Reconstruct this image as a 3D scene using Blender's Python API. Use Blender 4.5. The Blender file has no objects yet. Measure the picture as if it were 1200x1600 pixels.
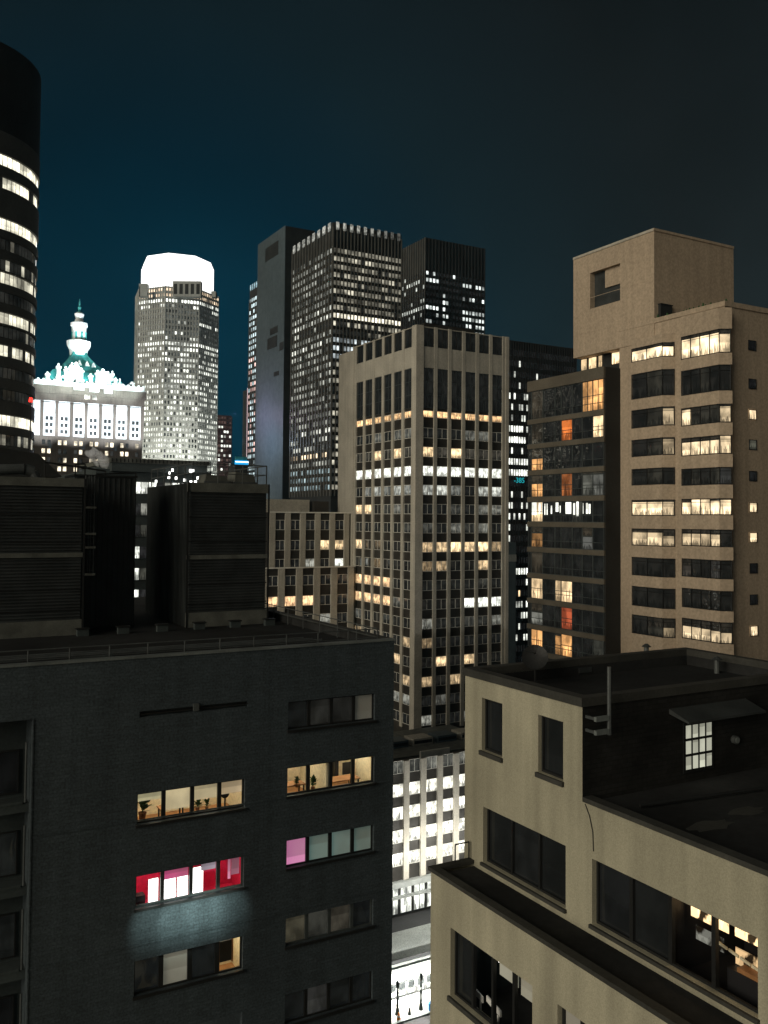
import bpy, bmesh, math, random
from mathutils import Vector, Matrix
R = math.radians
rnd = random.Random(7)
C = bpy.context.scene.collection

# ------------------------------------------------------------------ camera
F = 1400.0; PITCH = R(2.0); ROLL = R(0.45); YAW = R(60.4); HOR = 811.0
CAM = Vector((0, 0, 60))
fw = Vector((math.cos(YAW)*math.cos(PITCH), math.sin(YAW)*math.cos(PITCH), math.sin(PITCH)))
r0 = Vector((math.sin(YAW), -math.cos(YAW), 0)); u0 = r0.cross(fw)
rt = r0*math.cos(ROLL)+u0*math.sin(ROLL); up = u0*math.cos(ROLL)-r0*math.sin(ROLL)
CY = HOR - F*math.tan(PITCH)
cam = bpy.data.cameras.new('camera'); co = bpy.data.objects.new('camera', cam); C.objects.link(co)
cam.sensor_fit = 'VERTICAL'; cam.sensor_height = 24; cam.lens = 24*F/1600
cam.shift_y = (CY-800)/1600.0
cam.clip_start = 0.5; cam.clip_end = 9000
co.matrix_world = Matrix(((rt.x, up.x, -fw.x, CAM.x), (rt.y, up.y, -fw.y, CAM.y), (rt.z, up.z, -fw.z, CAM.z), (0, 0, 0, 1)))
S = bpy.context.scene
S.camera = co
S.view_settings.view_transform = 'Standard'; S.view_settings.look = 'None'
S.view_settings.exposure = 0; S.view_settings.gamma = 1
S.cycles.use_denoising = True
S.cycles.max_bounces = 6; S.cycles.diffuse_bounces = 3; S.cycles.glossy_bounces = 3
S.cycles.transparent_max_bounces = 8
S.cycles.sample_clamp_indirect = 4

# ------------------------------------------------------------------ night sky and city glow
W = bpy.data.worlds.new('World'); S.world = W; W.use_nodes = True
nt = W.node_tree; N = nt.nodes; L = nt.links
bg = N['Background']
tc = N.new('ShaderNodeTexCoord')
def wdot(v):
    d = N.new('ShaderNodeVectorMath'); d.operation = 'DOT_PRODUCT'
    L.new(tc.outputs['Generated'], d.inputs[0]); d.inputs[1].default_value = Vector(v).normalized()
    return d.outputs['Value']
def wramp(src, stops):
    r = N.new('ShaderNodeValToRGB'); e = r.color_ramp.elements
    e[0].position, e[0].color = stops[0][0], (*stops[0][1], 1)
    e[1].position, e[1].color = stops[-1][0], (*stops[-1][1], 1)
    for p, c in stops[1:-1]:
        x = e.new(p); x.color = (*c, 1)
    L.new(src, r.inputs[0]); return r.outputs[0]
# teal clear patch low in the north-west, grey-brown overcast glow elsewhere
dteal = fw*1400 + r0*(-420) + Vector((0, 0, 60))
c1 = wramp(wdot(dteal), [(0.0, (.014, .017, .018)), (.80, (.0125, .0170, .0185)), (.90, (.0065, .0160, .0210)), (.955, (.0015, .0160, .0280)), (1.0, (.0000, .024, .044))])
sep = N.new('ShaderNodeSeparateXYZ'); L.new(tc.outputs['Generated'], sep.inputs[0])
c2 = wramp(sep.outputs['Z'], [(0.0, (1.05,)*3), (.25, (1.0,)*3), (.5, (.62, .64, .66)), (1.0, (.6, .6, .6))])
mx = N.new('ShaderNodeMix'); mx.data_type = 'RGBA'; mx.blend_type = 'MULTIPLY'; mx.inputs[0].default_value = 1
L.new(c1, mx.inputs[6]); L.new(c2, mx.inputs[7])
nz = N.new('ShaderNodeTexNoise'); nz.inputs['Scale'].default_value = 2.2; nz.inputs['Detail'].default_value = 5
L.new(tc.outputs['Generated'], nz.inputs['Vector'])
mr = N.new('ShaderNodeMapRange'); mr.inputs[1].default_value = .3; mr.inputs[2].default_value = .7; mr.inputs[3].default_value = .68; mr.inputs[4].default_value = 1.32
L.new(nz.outputs[0], mr.inputs[0])
mx2 = N.new('ShaderNodeVectorMath'); mx2.operation = 'SCALE'
L.new(mx.outputs[2], mx2.inputs[0]); L.new(mr.outputs[0], mx2.inputs['Scale'])
c3 = wramp(wdot(-fw), [(0.0, (0, 0, 0)), (.5, (.018, .017, .014)), (1.0, (.070, .064, .050))])
ad3 = N.new('ShaderNodeVectorMath'); ad3.operation = 'ADD'; L.new(mx2.outputs[0], ad3.inputs[0]); L.new(c3, ad3.inputs[1])
L.new(ad3.outputs[0], bg.inputs[0]); bg.inputs[1].default_value = 1.0
sun = bpy.data.lights.new('city_glow_sun', 'SUN'); sun.energy = 1.55; sun.angle = R(40); sun.color = (1, .90, .72)
so = bpy.data.objects.new('city_glow_sun', sun); C.objects.link(so)
so.rotation_euler = Vector((-.90, -.26, .25)).to_track_quat('Z', 'Y').to_euler()

# ------------------------------------------------------------------ pixel of the photograph -> point in the street grid
def ray(u, v): return fw*F + rt*(u-600) - up*(v-CY)
def P(u, v, D): return CAM + ray(u, v)*(D/F)
def pX(u, v, x): d = ray(u, v); return CAM + d*((x-CAM.x)/d.x)
def pY(u, v, y): d = ray(u, v); return CAM + d*((y-CAM.y)/d.y)
def pZ(u, v, z): d = ray(u, v); return CAM + d*((z-CAM.z)/d.z)
def proj(p):
    q = Vector(p)-CAM; d = q.dot(fw)
    return 600+F*q.dot(rt)/d, CY-F*q.dot(up)/d, d

# ------------------------------------------------------------------ materials
def mat(name, col, rough=.85, var=.15, scale=.6, bump=0.0, bscale=None, metal=0.0, spec=.3, streak=0.0, brick=None, grain=.12, gsc=None):
    m = bpy.data.materials.new(name); m.use_nodes = True
    n = m.node_tree.nodes; l = m.node_tree.links; b = n['Principled BSDF']
    b.inputs['Roughness'].default_value = rough; b.inputs['Metallic'].default_value = metal
    b.inputs['Specular IOR Level'].default_value = spec
    g = n.new('ShaderNodeNewGeometry')
    def noise(sc, det, vec=None):
        t = n.new('ShaderNodeTexNoise'); t.inputs['Scale'].default_value = sc; t.inputs['Detail'].default_value = det
        l.new(vec or g.outputs['Position'], t.inputs['Vector']); return t.outputs[0]
    def rng(src, a, b_, fmin=.3, fmax=.7):
        r = n.new('ShaderNodeMapRange'); r.inputs[1].default_value = fmin; r.inputs[2].default_value = fmax
        r.inputs[3].default_value = a; r.inputs[4].default_value = b_; l.new(src, r.inputs[0]); return r.outputs[0]
    def mul(a, b_):
        k = n.new('ShaderNodeMath'); k.operation = 'MULTIPLY'; l.new(a, k.inputs[0]); l.new(b_, k.inputs[1]); return k.outputs[0]
    f = rng(noise(scale, 6), 1-var, 1+var)
    f = mul(f, rng(noise(gsc or scale*14, 2), 1-grain, 1+grain))
    if streak:
        mp = n.new('ShaderNodeMapping'); mp.inputs['Scale'].default_value = (1.6, 1.6, .07)
        l.new(g.outputs['Position'], mp.inputs[0]); f = mul(f, rng(noise(1.0, 4, mp.outputs[0]), 1-streak, 1+streak*.5))
    hsrc = None
    if brick:
        sx = n.new('ShaderNodeSeparateXYZ'); l.new(g.outputs['Position'], sx.inputs[0])
        ad = n.new('ShaderNodeMath'); ad.operation = 'ADD'; l.new(sx.outputs[0], ad.inputs[0]); l.new(sx.outputs[1], ad.inputs[1])
        cb = n.new('ShaderNodeCombineXYZ'); l.new(ad.outputs[0], cb.inputs[0]); l.new(sx.outputs[2], cb.inputs[1])
        bt = n.new('ShaderNodeTexBrick'); l.new(cb.outputs[0], bt.inputs['Vector'])
        bt.inputs['Color1'].default_value = (1, 1, 1, 1); bt.inputs['Color2'].default_value = (.76, .76, .76, 1)
        bt.inputs['Mortar'].default_value = (brick[2],)*3+(1,)
        bt.inputs['Scale'].default_value = 1; bt.inputs['Brick Width'].default_value = brick[0]; bt.inputs['Row Height'].default_value = brick[1]
        bt.inputs['Mortar Size'].default_value = brick[1]*.09; bt.inputs['Bias'].default_value = -.1
        bw = n.new('ShaderNodeRGBToBW'); l.new(bt.outputs['Color'], bw.inputs[0]); f = mul(f, bw.outputs[0]); hsrc = bw.outputs[0]
    sc = n.new('ShaderNodeVectorMath'); sc.operation = 'SCALE'; sc.inputs[0].default_value = col
    l.new(f, sc.inputs['Scale']); l.new(sc.outputs[0], b.inputs['Base Color'])
    if bump:
        bp = n.new('ShaderNodeBump'); bp.inputs['Strength'].default_value = bump; bp.inputs['Distance'].default_value = .03
        l.new(hsrc or noise(bscale or scale*8, 6), bp.inputs['Height']); l.new(bp.outputs[0], b.inputs['Normal'])
    return m

def glass_mat(name, nscale, lo, bumpy=.0, base=(.012, .014, .015), clut=.62, con=(.38, .58), gain=1.15):
    """window glass; the per-face colour 'lit' is what the room behind gives off, broken up by the clutter in the room"""
    m = bpy.data.materials.new(name); m.use_nodes = True
    n = m.node_tree.nodes; l = m.node_tree.links; b = n['Principled BSDF']
    b.inputs['Base Color'].default_value = (*base, 1); b.inputs['Roughness'].default_value = .06
    b.inputs['Specular IOR Level'].default_value = .6
    a = n.new('ShaderNodeAttribute'); a.attribute_name = 'lit'
    g = n.new('ShaderNodeNewGeometry')
    mp = n.new('ShaderNodeMapping'); mp.inputs['Scale'].default_value = (1, 1, .75); l.new(g.outputs['Position'], mp.inputs[0])
    t = n.new('ShaderNodeTexNoise'); t.inputs['Scale'].default_value = nscale; t.inputs['Detail'].default_value = 3.5
    l.new(mp.outputs[0], t.inputs['Vector'])
    r = n.new('ShaderNodeMapRange'); r.inputs[1].default_value = con[0]; r.inputs[2].default_value = con[1]
    r.inputs[3].default_value = lo; r.inputs[4].default_value = gain; l.new(t.outputs[0], r.inputs[0])
    # things standing in the room (low), blinds let down to different heights (high), both differing from window to window
    q = n.new('ShaderNodeAttribute'); q.attribute_name = 'wuv'; sp_ = n.new('ShaderNodeSeparateXYZ'); l.new(q.outputs['Vector'], sp_.inputs[0])
    def M_(op, a_, b_):
        x = n.new('ShaderNodeMath'); x.operation = op
        for i_, y_ in ((0, a_), (1, b_)):
            if isinstance(y_, (int, float)): x.inputs[i_].default_value = y_
            else: l.new(y_, x.inputs[i_])
        return x.outputs[0]
    t3 = n.new('ShaderNodeTexNoise'); t3.noise_dimensions = '1D'; t3.inputs['Scale'].default_value = 1; t3.inputs['Detail'].default_value = 2
    l.new(M_('ADD', M_('MULTIPLY', sp_.outputs[0], 5.0), M_('MULTIPLY', sp_.outputs[2], 91.0)), t3.inputs['W'])
    lowh = M_('SUBTRACT', M_('MULTIPLY', t3.outputs[0], 1.5), .48)
    isclut = M_('LESS_THAN', sp_.outputs[1], lowh)
    bl = M_('ADD', M_('MULTIPLY', M_('FRACT', M_('MULTIPLY', sp_.outputs[2], 7.3), 0), .9), .25)
    isbl = M_('GREATER_THAN', sp_.outputs[1], bl)
    fac = M_('MULTIPLY', M_('SUBTRACT', 1.0, M_('MULTIPLY', isclut, clut)), M_('SUBTRACT', 1.0, M_('MULTIPLY', isbl, .35)))
    r2 = n.new('ShaderNodeMath'); r2.operation = 'MULTIPLY'; l.new(r.outputs[0], r2.inputs[0]); l.new(fac, r2.inputs[1]); r = r2
    s = n.new('ShaderNodeVectorMath'); s.operation = 'SCALE'; l.new(a.outputs['Color'], s.inputs[0]); l.new(r.outputs[0], s.inputs['Scale'])
    l.new(s.outputs[0], b.inputs['Emission Color']); b.inputs['Emission Strength'].default_value = 1
    if bumpy:
        t2 = n.new('ShaderNodeTexNoise'); t2.inputs['Scale'].default_value = .9; t2.inputs['Detail'].default_value = 1
        l.new(g.outputs['Position'], t2.inputs['Vector'])
        bp = n.new('ShaderNodeBump'); bp.inputs['Strength'].default_value = bumpy; bp.inputs['Distance'].default_value = .12
        l.new(t2.outputs[0], bp.inputs['Height']); l.new(bp.outputs[0], b.inputs['Normal'])
    return m

def emis(name, col, s):
    m = bpy.data.materials.new(name); m.use_nodes = True; b = m.node_tree.nodes['Principled BSDF']
    b.inputs['Base Color'].default_value = (*[min(c, .8) for c in col], 1)
    b.inputs['Emission Color'].default_value = (*col, 1); b.inputs['Emission Strength'].default_value = s
    return m

M = dict(
    darkbrick=mat('dark_painted_brick', (.062, .080, .090), .75, .13, .25, bump=.45, brick=(.42, .14, .72), streak=.18, grain=.32, gsc=11),
    darkconc=mat('dark_concrete', (.05, .062, .062), .85, .25, .5, bump=.2),
    roofdark=mat('dark_roof_felt', (.030, .031, .031), .95, .35, .35, bump=.4, spec=.1),
    coping=mat('weathered_coping', (.16, .18, .175), .6, .3, .8),
    framed=mat('dark_window_frame', (.018, .019, .019), .5, .2, 1),
    frameg=mat('grey_window_frame', (.06, .07, .07), .5, .2, 1),
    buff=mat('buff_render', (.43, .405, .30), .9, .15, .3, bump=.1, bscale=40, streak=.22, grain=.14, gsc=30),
    buffside=mat('black_side_wall', (.030, .030, .028), .95, .4, .5, bump=.4, brick=(.4, .13, .7), spec=.1),  # near-black brick on the side and rear walls
    buffcop=mat('dark_parapet_cap', (.05, .05, .044), .8, .3, .8, bump=.3),
    stone=mat('limestone_pier', (.46, .435, .37), .85, .14, .3, streak=.14, bump=.15),
    stonel=mat('pale_limestone', (.49, .46, .39), .85, .14, .3, streak=.14),
    spand=mat('dark_spandrel', (.040, .037, .032), .5, .3, .5),
    whitefr=mat('white_sash_frame', (.72, .71, .64), .6, .15, 1),
    slab=mat('grey_slab_cladding', (.095, .125, .14), .6, .14, .03, streak=.12),
    black=mat('black_cladding', (.030, .031, .030), .6, .3, .2),
    fin=mat('dark_metal_fin', (.11, .11, .10), .5, .2, .2),
    fin2=mat('bronze_fin', (.030, .030, .030), .5, .2, .2),
    tan=mat('tan_brick', (.47, .375, .275), .9, .08, .12, streak=.12, grain=.14, gsc=4),
    tandk=mat('shaded_brown_brick', (.18, .13, .09), .9, .14, .25, bump=.15, brick=(.5, .16, .93), streak=.15, grain=.2),
    tanband=mat('grey_tan_floor_band', (.12, .105, .08), .8, .2, .4),
    greystone=mat('grey_stone', (.40, .42, .40), .8, .14, .1, streak=.12),
    brownst=mat('brown_stone', (.12, .10, .085), .8, .25, .15, streak=.2),
    whitest=mat('white_carved_stone', (.78, .82, .84), .8, .1, .15),
    copper=mat('green_copper_roof', (.06, .34, .34), .6, .3, .15, streak=.3),
    redbr=mat('red_brown_brick', (.11, .06, .055), .85, .2, .2),
    steel=mat('galvanised_steel', (.10, .11, .11), .45, .25, 1.2, metal=.3),
    louv=mat('black_louvre', (.045, .050, .050), .5, .3, .8),
    corrug=mat('dark_ribbed_sheet', (.035, .040, .040), .55, .3, .6, streak=.5),
    band=mat('dull_grey_band', (.12, .125, .11), .7, .3, 1.2),
    asphalt=mat('asphalt', (.05, .05, .05), .85, .2, .3, bump=.2),
    pave=mat('concrete_pavement', (.40, .40, .38), .85, .15, .4),
    groofm=mat('grey_gravel_roof', (.42, .45, .42), .9, .12, .6, grain=.3),
    wood=mat('desk_wood', (.35, .17, .07), .5, .2, 2),
    cream=mat('cream_paint', (.78, .70, .50), .9, .05, .5),
    red=mat('red_paint', (.60, .02, .09), .7, .08, .5),
    leaf=mat('leaf', (.035, .09, .03), .6, .3, 4),
    pot=mat('clay_pot', (.20, .09, .05), .8, .2, 3),
    dark=mat('dark_plastic', (.02, .02, .022), .5, .1, 2),
    blue=mat('blue_plastic', (.01, .16, .42), .4, .1, 2),
    orange=mat('orange_plastic', (.85, .30, .05), .5, .1, 2),
    paper=mat('white_paper', (.8, .8, .78), .8, .05, 2),
    green=mat('dark_green_iron', (.012, .02, .016), .5, .2, 2),
    pane=glass_mat('office_glass', 1.3, .45, gain=1.35),
    panefar=glass_mat('far_office_glass', .22, .35, clut=.35, gain=1.7),
    panew=glass_mat('rippled_apartment_glass', .8, .45, bumpy=.5),
    panen=glass_mat('near_window_glass', 1.2, .5, bumpy=.3, clut=.2),
    blind=glass_mat('window_blind', .9, .75, base=(.4, .38, .33), clut=0),
    sparkle=glass_mat('cluttered_lit_room', 3.2, .02, base=(.02, .015, .01), clut=.25, con=(.43, .52)),
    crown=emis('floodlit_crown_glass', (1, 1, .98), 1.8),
    white=emis('light_panel_white', (1, 1, .96), 3.2),
    whites=emis('ceiling_light_warm', (1, .92, .72), 13.0),
    redlamp=emis('red_beacon_lens', (1, .03, .02), 3),
    teal=emis('teal_led_figures', (.02, .50, .58), .6),
    bluelt=emis('blue_lit_sign', (.02, .35, .75), 1.0),
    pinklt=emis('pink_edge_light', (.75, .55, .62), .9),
)
# ------------------------------------------------------------------ mesh builder
wr = random.Random(99)
class MB:
    def __init__(s): s.v = []; s.f = []; s.m = []; s.c = []
    def face(s, pts, m, c=(0, 0, 0)):
        i = len(s.v); s.v += [tuple(p) for p in pts]; s.f.append(tuple(range(i, i+len(pts)))); s.m.append(m); s.c.append(c)
    def box(s, x0, x1, y0, y1, z0, z1, m):
        if x0 > x1: x0, x1 = x1, x0
        if y0 > y1: y0, y1 = y1, y0
        a = [(x0, y0, z0), (x1, y0, z0), (x1, y1, z0), (x0, y1, z0), (x0, y0, z1), (x1, y0, z1), (x1, y1, z1), (x0, y1, z1)]
        for q in ((0, 3, 2, 1), (4, 5, 6, 7), (0, 1, 5, 4), (1, 2, 6, 5), (2, 3, 7, 6), (3, 0, 4, 7)): s.face([a[k] for k in q], m)
    def prism(s, poly, z0, z1, m):
        n = len(poly)
        s.face([(x, y, z1) for x, y in poly], m); s.face([(x, y, z0) for x, y in reversed(poly)], m)
        for i in range(n):
            a, b = poly[i], poly[(i+1) % n]
            s.face([(a[0], a[1], z0), (b[0], b[1], z0), (b[0], b[1], z1), (a[0], a[1], z1)], m)
    def loft(s, rings, m, cap=True):
        for a, b in zip(rings[:-1], rings[1:]):
            n = len(a)
            for i in range(n): s.face([a[i], a[(i+1) % n], b[(i+1) % n], b[i]], m)
        if cap: s.face(list(reversed(rings[0])), m); s.face(rings[-1], m)
    def tube(s, a, b, r, m, n=8, r2=None):
        a, b = Vector(a), Vector(b); d = (b-a).normalized(); t = d.orthogonal().normalized(); w = d.cross(t); r2 = r if r2 is None else r2
        s.loft([[p+(t*math.cos(6.2832*i/n)+w*math.sin(6.2832*i/n))*q for i in range(n)] for p, q in ((a, r), (b, r2))], m)
    def fq(s, face, c, s0, s1, z0, z1, n, m, col=(0, 0, 0)):      # rectangle on a facade plane, n metres outward
        if face == 'x': s.face([(c-n, s1, z0), (c-n, s0, z0), (c-n, s0, z1), (c-n, s1, z1)], m, col)
        else: s.face([(s0, c-n, z0), (s1, c-n, z0), (s1, c-n, z1), (s0, c-n, z1)], m, col)
    def fb(s, face, c, s0, s1, z0, z1, n0, n1, m):                 # box on a facade plane
        if face == 'x': s.box(c-n1, c-n0, s0, s1, z0, z1, m)
        else: s.box(s0, s1, c-n1, c-n0, z0, z1, m)
    def holes(s, face, c, s0, s1, z0, z1, hs, th, m):              # outer skin with openings and their reveals
        ss = sorted({s0, s1, *[h[0] for h in hs], *[h[1] for h in hs]}); zs = sorted({z0, z1, *[h[2] for h in hs], *[h[3] for h in hs]})
        ss = [q for q in ss if s0 <= q <= s1]; zs = [q for q in zs if z0 <= q <= z1]
        for a, b in zip(ss[:-1], ss[1:]):
            for d, e in zip(zs[:-1], zs[1:]):
                ms, mz = (a+b)/2, (d+e)/2
                if not any(h[0] < ms < h[1] and h[2] < mz < h[3] for h in hs): s.fq(face, c, a, b, d, e, 0, m)
        pt = (lambda q, n, z: (c-n, q, z)) if face == 'x' else (lambda q, n, z: (q, c-n, z))
        for a, b, d, e in hs:
            for (p, q) in (((a, d), (a, e)), ((b, e), (b, d)), ((a, e), (b, e)), ((b, d), (a, d))):
                s.face([pt(p[0], 0, p[1]), pt(q[0], 0, q[1]), pt(q[0], -th, q[1]), pt(p[0], -th, p[1])], m)
    def build(s, name, parent=None):
        me = bpy.data.meshes.new(name); o0 = parent.matrix_world.translation if parent else Vector((0, 0, 0))
        me.from_pydata(s.v, [], s.f)
        keys = []
        for k in s.m:
            if k not in keys: keys.append(k)
        for k in keys: me.materials.append(M[k])
        me.polygons.foreach_set('material_index', [keys.index(k) for k in s.m])
        if any(c != (0, 0, 0) for c in s.c):
            at = me.attributes.new('lit', 'FLOAT_COLOR', 'CORNER'); d = []
            for f, c in zip(s.f, s.c): d += [c[0], c[1], c[2], 1.0]*len(f)
            at.data.foreach_set('color', d)
            a2 = me.attributes.new('wuv', 'FLOAT_VECTOR', 'CORNER'); d = []; C4 = ((0, 0), (1, 0), (1, 1), (0, 1))
            for f in s.f:
                rv = wr.random()
                for i in range(len(f)): d += [*C4[i % 4], rv]
            a2.data.foreach_set('vector', d)
        me.update()
        o = bpy.data.objects.new(name, me); C.objects.link(o)
        if parent: o.parent = parent
        return o
def tag(o, label=None, cat=None, group=None, kind=None):
    for k, v in (('label', label), ('category', cat), ('group', group), ('kind', kind)):
        if v: o[k] = v
    return o
def thing(name, label, cat, group=None):
    o = bpy.data.objects.new(name, None); C.objects.link(o); o.empty_display_size = .5
    return tag(o, label, cat, group)

# colours that lit rooms give off
WH = (1.9, 1.95, 1.75); WM = (1.9, 1.35, .75); OR = (1.25, .62, .22); DIM = (.22, .19, .13); GR = (.42, .42, .36)
def k(c, f): return tuple(x*f for x in c)

# windows on a facade: the 96 that show largest become parts, the rest one mass
class Wins:
    def __init__(s, parent, name='window'): s.p = parent; s.l = []; s.n = name
    def add(s, face, c, s0, s1, z0, z1, n, col, split=1, fr=.07, frm='framed', pm='pane', trans=0, fdepth=.05):
        mid = (c, (s0+s1)/2, (z0+z1)/2) if face == 'x' else ((s0+s1)/2, c, (z0+z1)/2)
        u, v, d = proj(mid)
        inside = d > 0 and -30 < u < 1230 and -30 < v < 1630
        size = ((s1-s0)*(z1-z0)/d/d if d > 0 else 0)*(1 if inside else 0)*(3 if sum(col) > .5 else 1)
        s.l.append((size, (face, c, s0, s1, z0, z1, n, col, split, fr, frm, pm, trans, fdepth)))
    def emit(s, mb, a):
        face, c, s0, s1, z0, z1, n, col, split, fr, frm, pm, trans, fd = a
        w = (s1-s0)/split
        for i in range(split):
            cc = col if split == 1 else k(col, rnd.uniform(.8, 1.1))
            mb.fq(face, c, s0+i*w, s0+(i+1)*w, z0, z1, n, pm, cc)
        if fr:
            for i in range(split+1):
                q = s0+i*w; a0 = q-(fr/2 if 0 < i < split else 0)-(fr if i == split else 0)
                mb.fb(face, c, a0, a0+fr, z0, z1, n+.004, n+fd, frm)
            mb.fb(face, c, s0+fr, s1-fr, z0, z0+fr, n+.004, n+fd-.006, frm); mb.fb(face, c, s0+fr, s1-fr, z1-fr, z1, n+.004, n+fd-.006, frm)
            for t in range(trans):
                zz = z0+(z1-z0)*(t+1)/(trans+1); mb.fb(face, c, s0+fr, s1-fr, zz-fr/2, zz+fr/2, n+.004, n+fd-.006, frm)
    def done(s, limit=96):
        s.l.sort(key=lambda t: -t[0]); rest = MB()
        for i, (sz, a) in enumerate(s.l):
            if i < limit and sz > 0:
                mb = MB(); s.emit(mb, a); mb.build(s.n, s.p)
            elif sz > 0: s.emit(rest, a)
        if rest.f: tag(rest.build(s.n+'_field', s.p), kind='stuff')

def frange(a, n, st): return [a+i*st for i in range(n)]
GZ = 0.0

# ================================================================== GROUND
g = MB(); g.face([(-4000, -3000, 0), (5000, -3000, 0), (5000, 6000, 0), (-4000, 6000, 0)], 'asphalt')
tag(g.build('ground'), kind='structure')

# ================================================================== NEAR DARK BRICK BUILDING (left foreground)
NC = P(616, 997, 44); NX, NY, NZ = NC.x, NC.y, NC.z
nb = thing('brick_building', 'dark brick office building filling the lower left, lit rooms in its wall', 'building')
xL = pY(50, 1180, NY).x                     # where the recessed bays begin
zrec = pY(40, 1125, NY).z
roofz = NZ-.55
rows_L = [(214, 1241, 1289), (205, 1371, 1422), (200, 1505, 1560)]
rows_R = [(451, 1097, 1141), (449, 1200, 1244), (446, 1314, 1357), (441, 1437, 1481), (440, 1556, 1604)]
eL = [pY(u, 1262, NY).x for u in (214, 254, 260, 299, 304.5, 341.5, 347, 382.5)]
eR = [pY(u, 1220, NY).x for u in (449, 481, 486, 516, 521.5, 551, 556, 585)]
zL = [(pY(u, b, NY).z, pY(u, a, NY).z) for u, a, b in rows_L]; zR = [(pY(u, b, NY).z, pY(u, a, NY).z) for u, a, b in rows_R]
stp = (zR[0][1]-zR[-1][1])/4
hs = [(eL[0], eL[-1], a, b) for a, b in zL] + [(eR[0], eR[-1], a, b) for a, b in zR]
# further rows below the picture so that the wall carries on
for i in range(1, 11):
    hs.append((eL[0], eL[-1], zL[-1][0]-stp*i, zL[-1][1]-stp*i)); hs.append((eR[0], eR[-1], zR[-1][0]-stp*i, zR[-1][1]-stp*i))
hs = [h for h in hs if h[2] > 1]
slit = (pY(218, 1118, NY).x, pY(388, 1100, NY).x, pY(218, 1121, NY).z, pY(218, 1112, NY).z)
hs.append(slit)
w = MB(); w.holes('y', NY, xL, NX, 0, NZ-.12, hs, .28, 'darkbrick')
# right side wall, rear wall, upper strip over the recessed bays
NY1 = NY+34
w.face([(NX, NY, 0), (NX, NY1, 0), (NX, NY1, NZ-.12), (NX, NY, NZ-.12)], 'darkbrick')
w.box(-45, xL, NY+.0, NY+.3, zrec, NZ-.12, 'darkbrick')
w.face([(xL, NY, 0), (xL, NY+1.6, 0), (xL, NY+1.6, zrec), (xL, NY, zrec)], 'darkbrick')
w.face([(-45, NY+1.6, 0), (xL, NY+1.6, 0), (xL, NY+1.6, zrec), (-45, NY+1.6, zrec)], 'darkconc')
w.face([(-45, NY, zrec), (xL, NY, zrec), (xL, NY+1.6, zrec), (-45, NY+1.6, zrec)], 'darkconc')
w.face([(-45, NY1, 0), (NX, NY1, 0), (NX, NY1, roofz), (-45, NY1, roofz)], 'darkbrick')
for zz in (pY(160, 1292, NY).z, pY(120, 1500, NY).z):       # thin string courses seen as faint lines
    w.fb('y', NY, xL, NX-.1, zz, zz+.06, .003, .03, 'darkbrick')
w.fb('y', NY, xL+.001, xL+.05, 0, zrec, .003, .03, 'darkbrick')
w.build('wall', nb)
rf = MB(); rf.face([(-45, NY+.35, roofz), (NX-.35, NY+.35, roofz), (NX-.35, NY1, roofz), (-45, NY1, roofz)], 'roofdark')
rf.box(-45, NX-.35, NY+.31, NY+.35, roofz-.1, NZ-.15, 'roofdark'); rf.box(NX-.35, NX-.31, NY+.35, NY1, roofz-.1, NZ-.15, 'roofdark')
rf.build('roof', nb)
cp = MB(); cp.box(-45, NX+.05, NY-.06, NY+.36, NZ-.12, NZ-.03, 'coping'); cp.box(NX-.36, NX+.05, NY+.362, NY1, NZ-.12, NZ-.03, 'buffcop')
cp.build('coping', nb)
sl = MB(); sl.fq('y', NY, slit[0]-.05, slit[1]+.05, slit[2]-.05, slit[3]+.05, -.25, 'louv'); sl.fb('y', NY, slit[0], slit[1], slit[2]+.08, slit[2]+.13, -.2, -.05, 'framed')
sl.fb('y', NY, (slit[0]+slit[1])/2-.12, (slit[0]+slit[1])/2+.12, slit[2]+.05, slit[3]+.12, .003, .10, 'steel'); sl.build('vent_slot', nb)
# low rail just behind the parapet
rl = MB(); yr = NY+.62; zt = NZ+.42
for i in range(34):
    x = NX-.6-i*1.62
    rl.tube((x, yr, roofz), (x, yr, zt), .03, 'steel', 6)
rl.tube((-45, yr, zt), (NX-.6, yr, zt), .028, 'steel', 6); rl.tube((-45, yr, zt-.42), (NX-.6, yr, zt-.42), .02, 'steel', 6)
xr = NX-.6
for i in range(14): rl.tube((xr, yr+i*2.2, roofz), (xr, yr+i*2.2, zt), .03, 'steel', 6)
rl.tube((xr, yr, zt), (xr, NY1-1, zt), .028, 'steel', 6); rl.tube((xr, yr, zt-.42), (xr, NY1-1, zt-.42), .02, 'steel', 6)
rl.build('railing', nb)
# recessed bays on the far left: sills, windows
nw = Wins(nb, 'bay_window')
for i in range(0, 9):
    zb = pY(20, 1246, NY+1.6).z - i*stp
    if zb < 2: break
    o = MB(); o.box(-45, xL-.001, NY+.55, NY+1.59, zb-.35, zb, 'darkconc'); o.box(-45, xL-.25, NY+.50, NY+.62, zb+.001, zb+.10, 'darkconc'); o.build('sill_ledge', nb)
    for j in range(4):
        x1 = xL-.25-j*2.1
        nw.add('y', NY+1.6, x1-1.9, x1, zb+.15, zb+1.95, .03, (.009, .010, .009) if (i+j) % 3 else (.003, .003, .003), 2, .06, 'framed', 'panen')
    st = MB(); st.tube((xL-.16, NY+.40, zb+.1), (xL-.16, NY+.40, zb+stp*.75), .045, 'steel', 8); st.build('down_pipe', nb)
nw.done()

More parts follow.
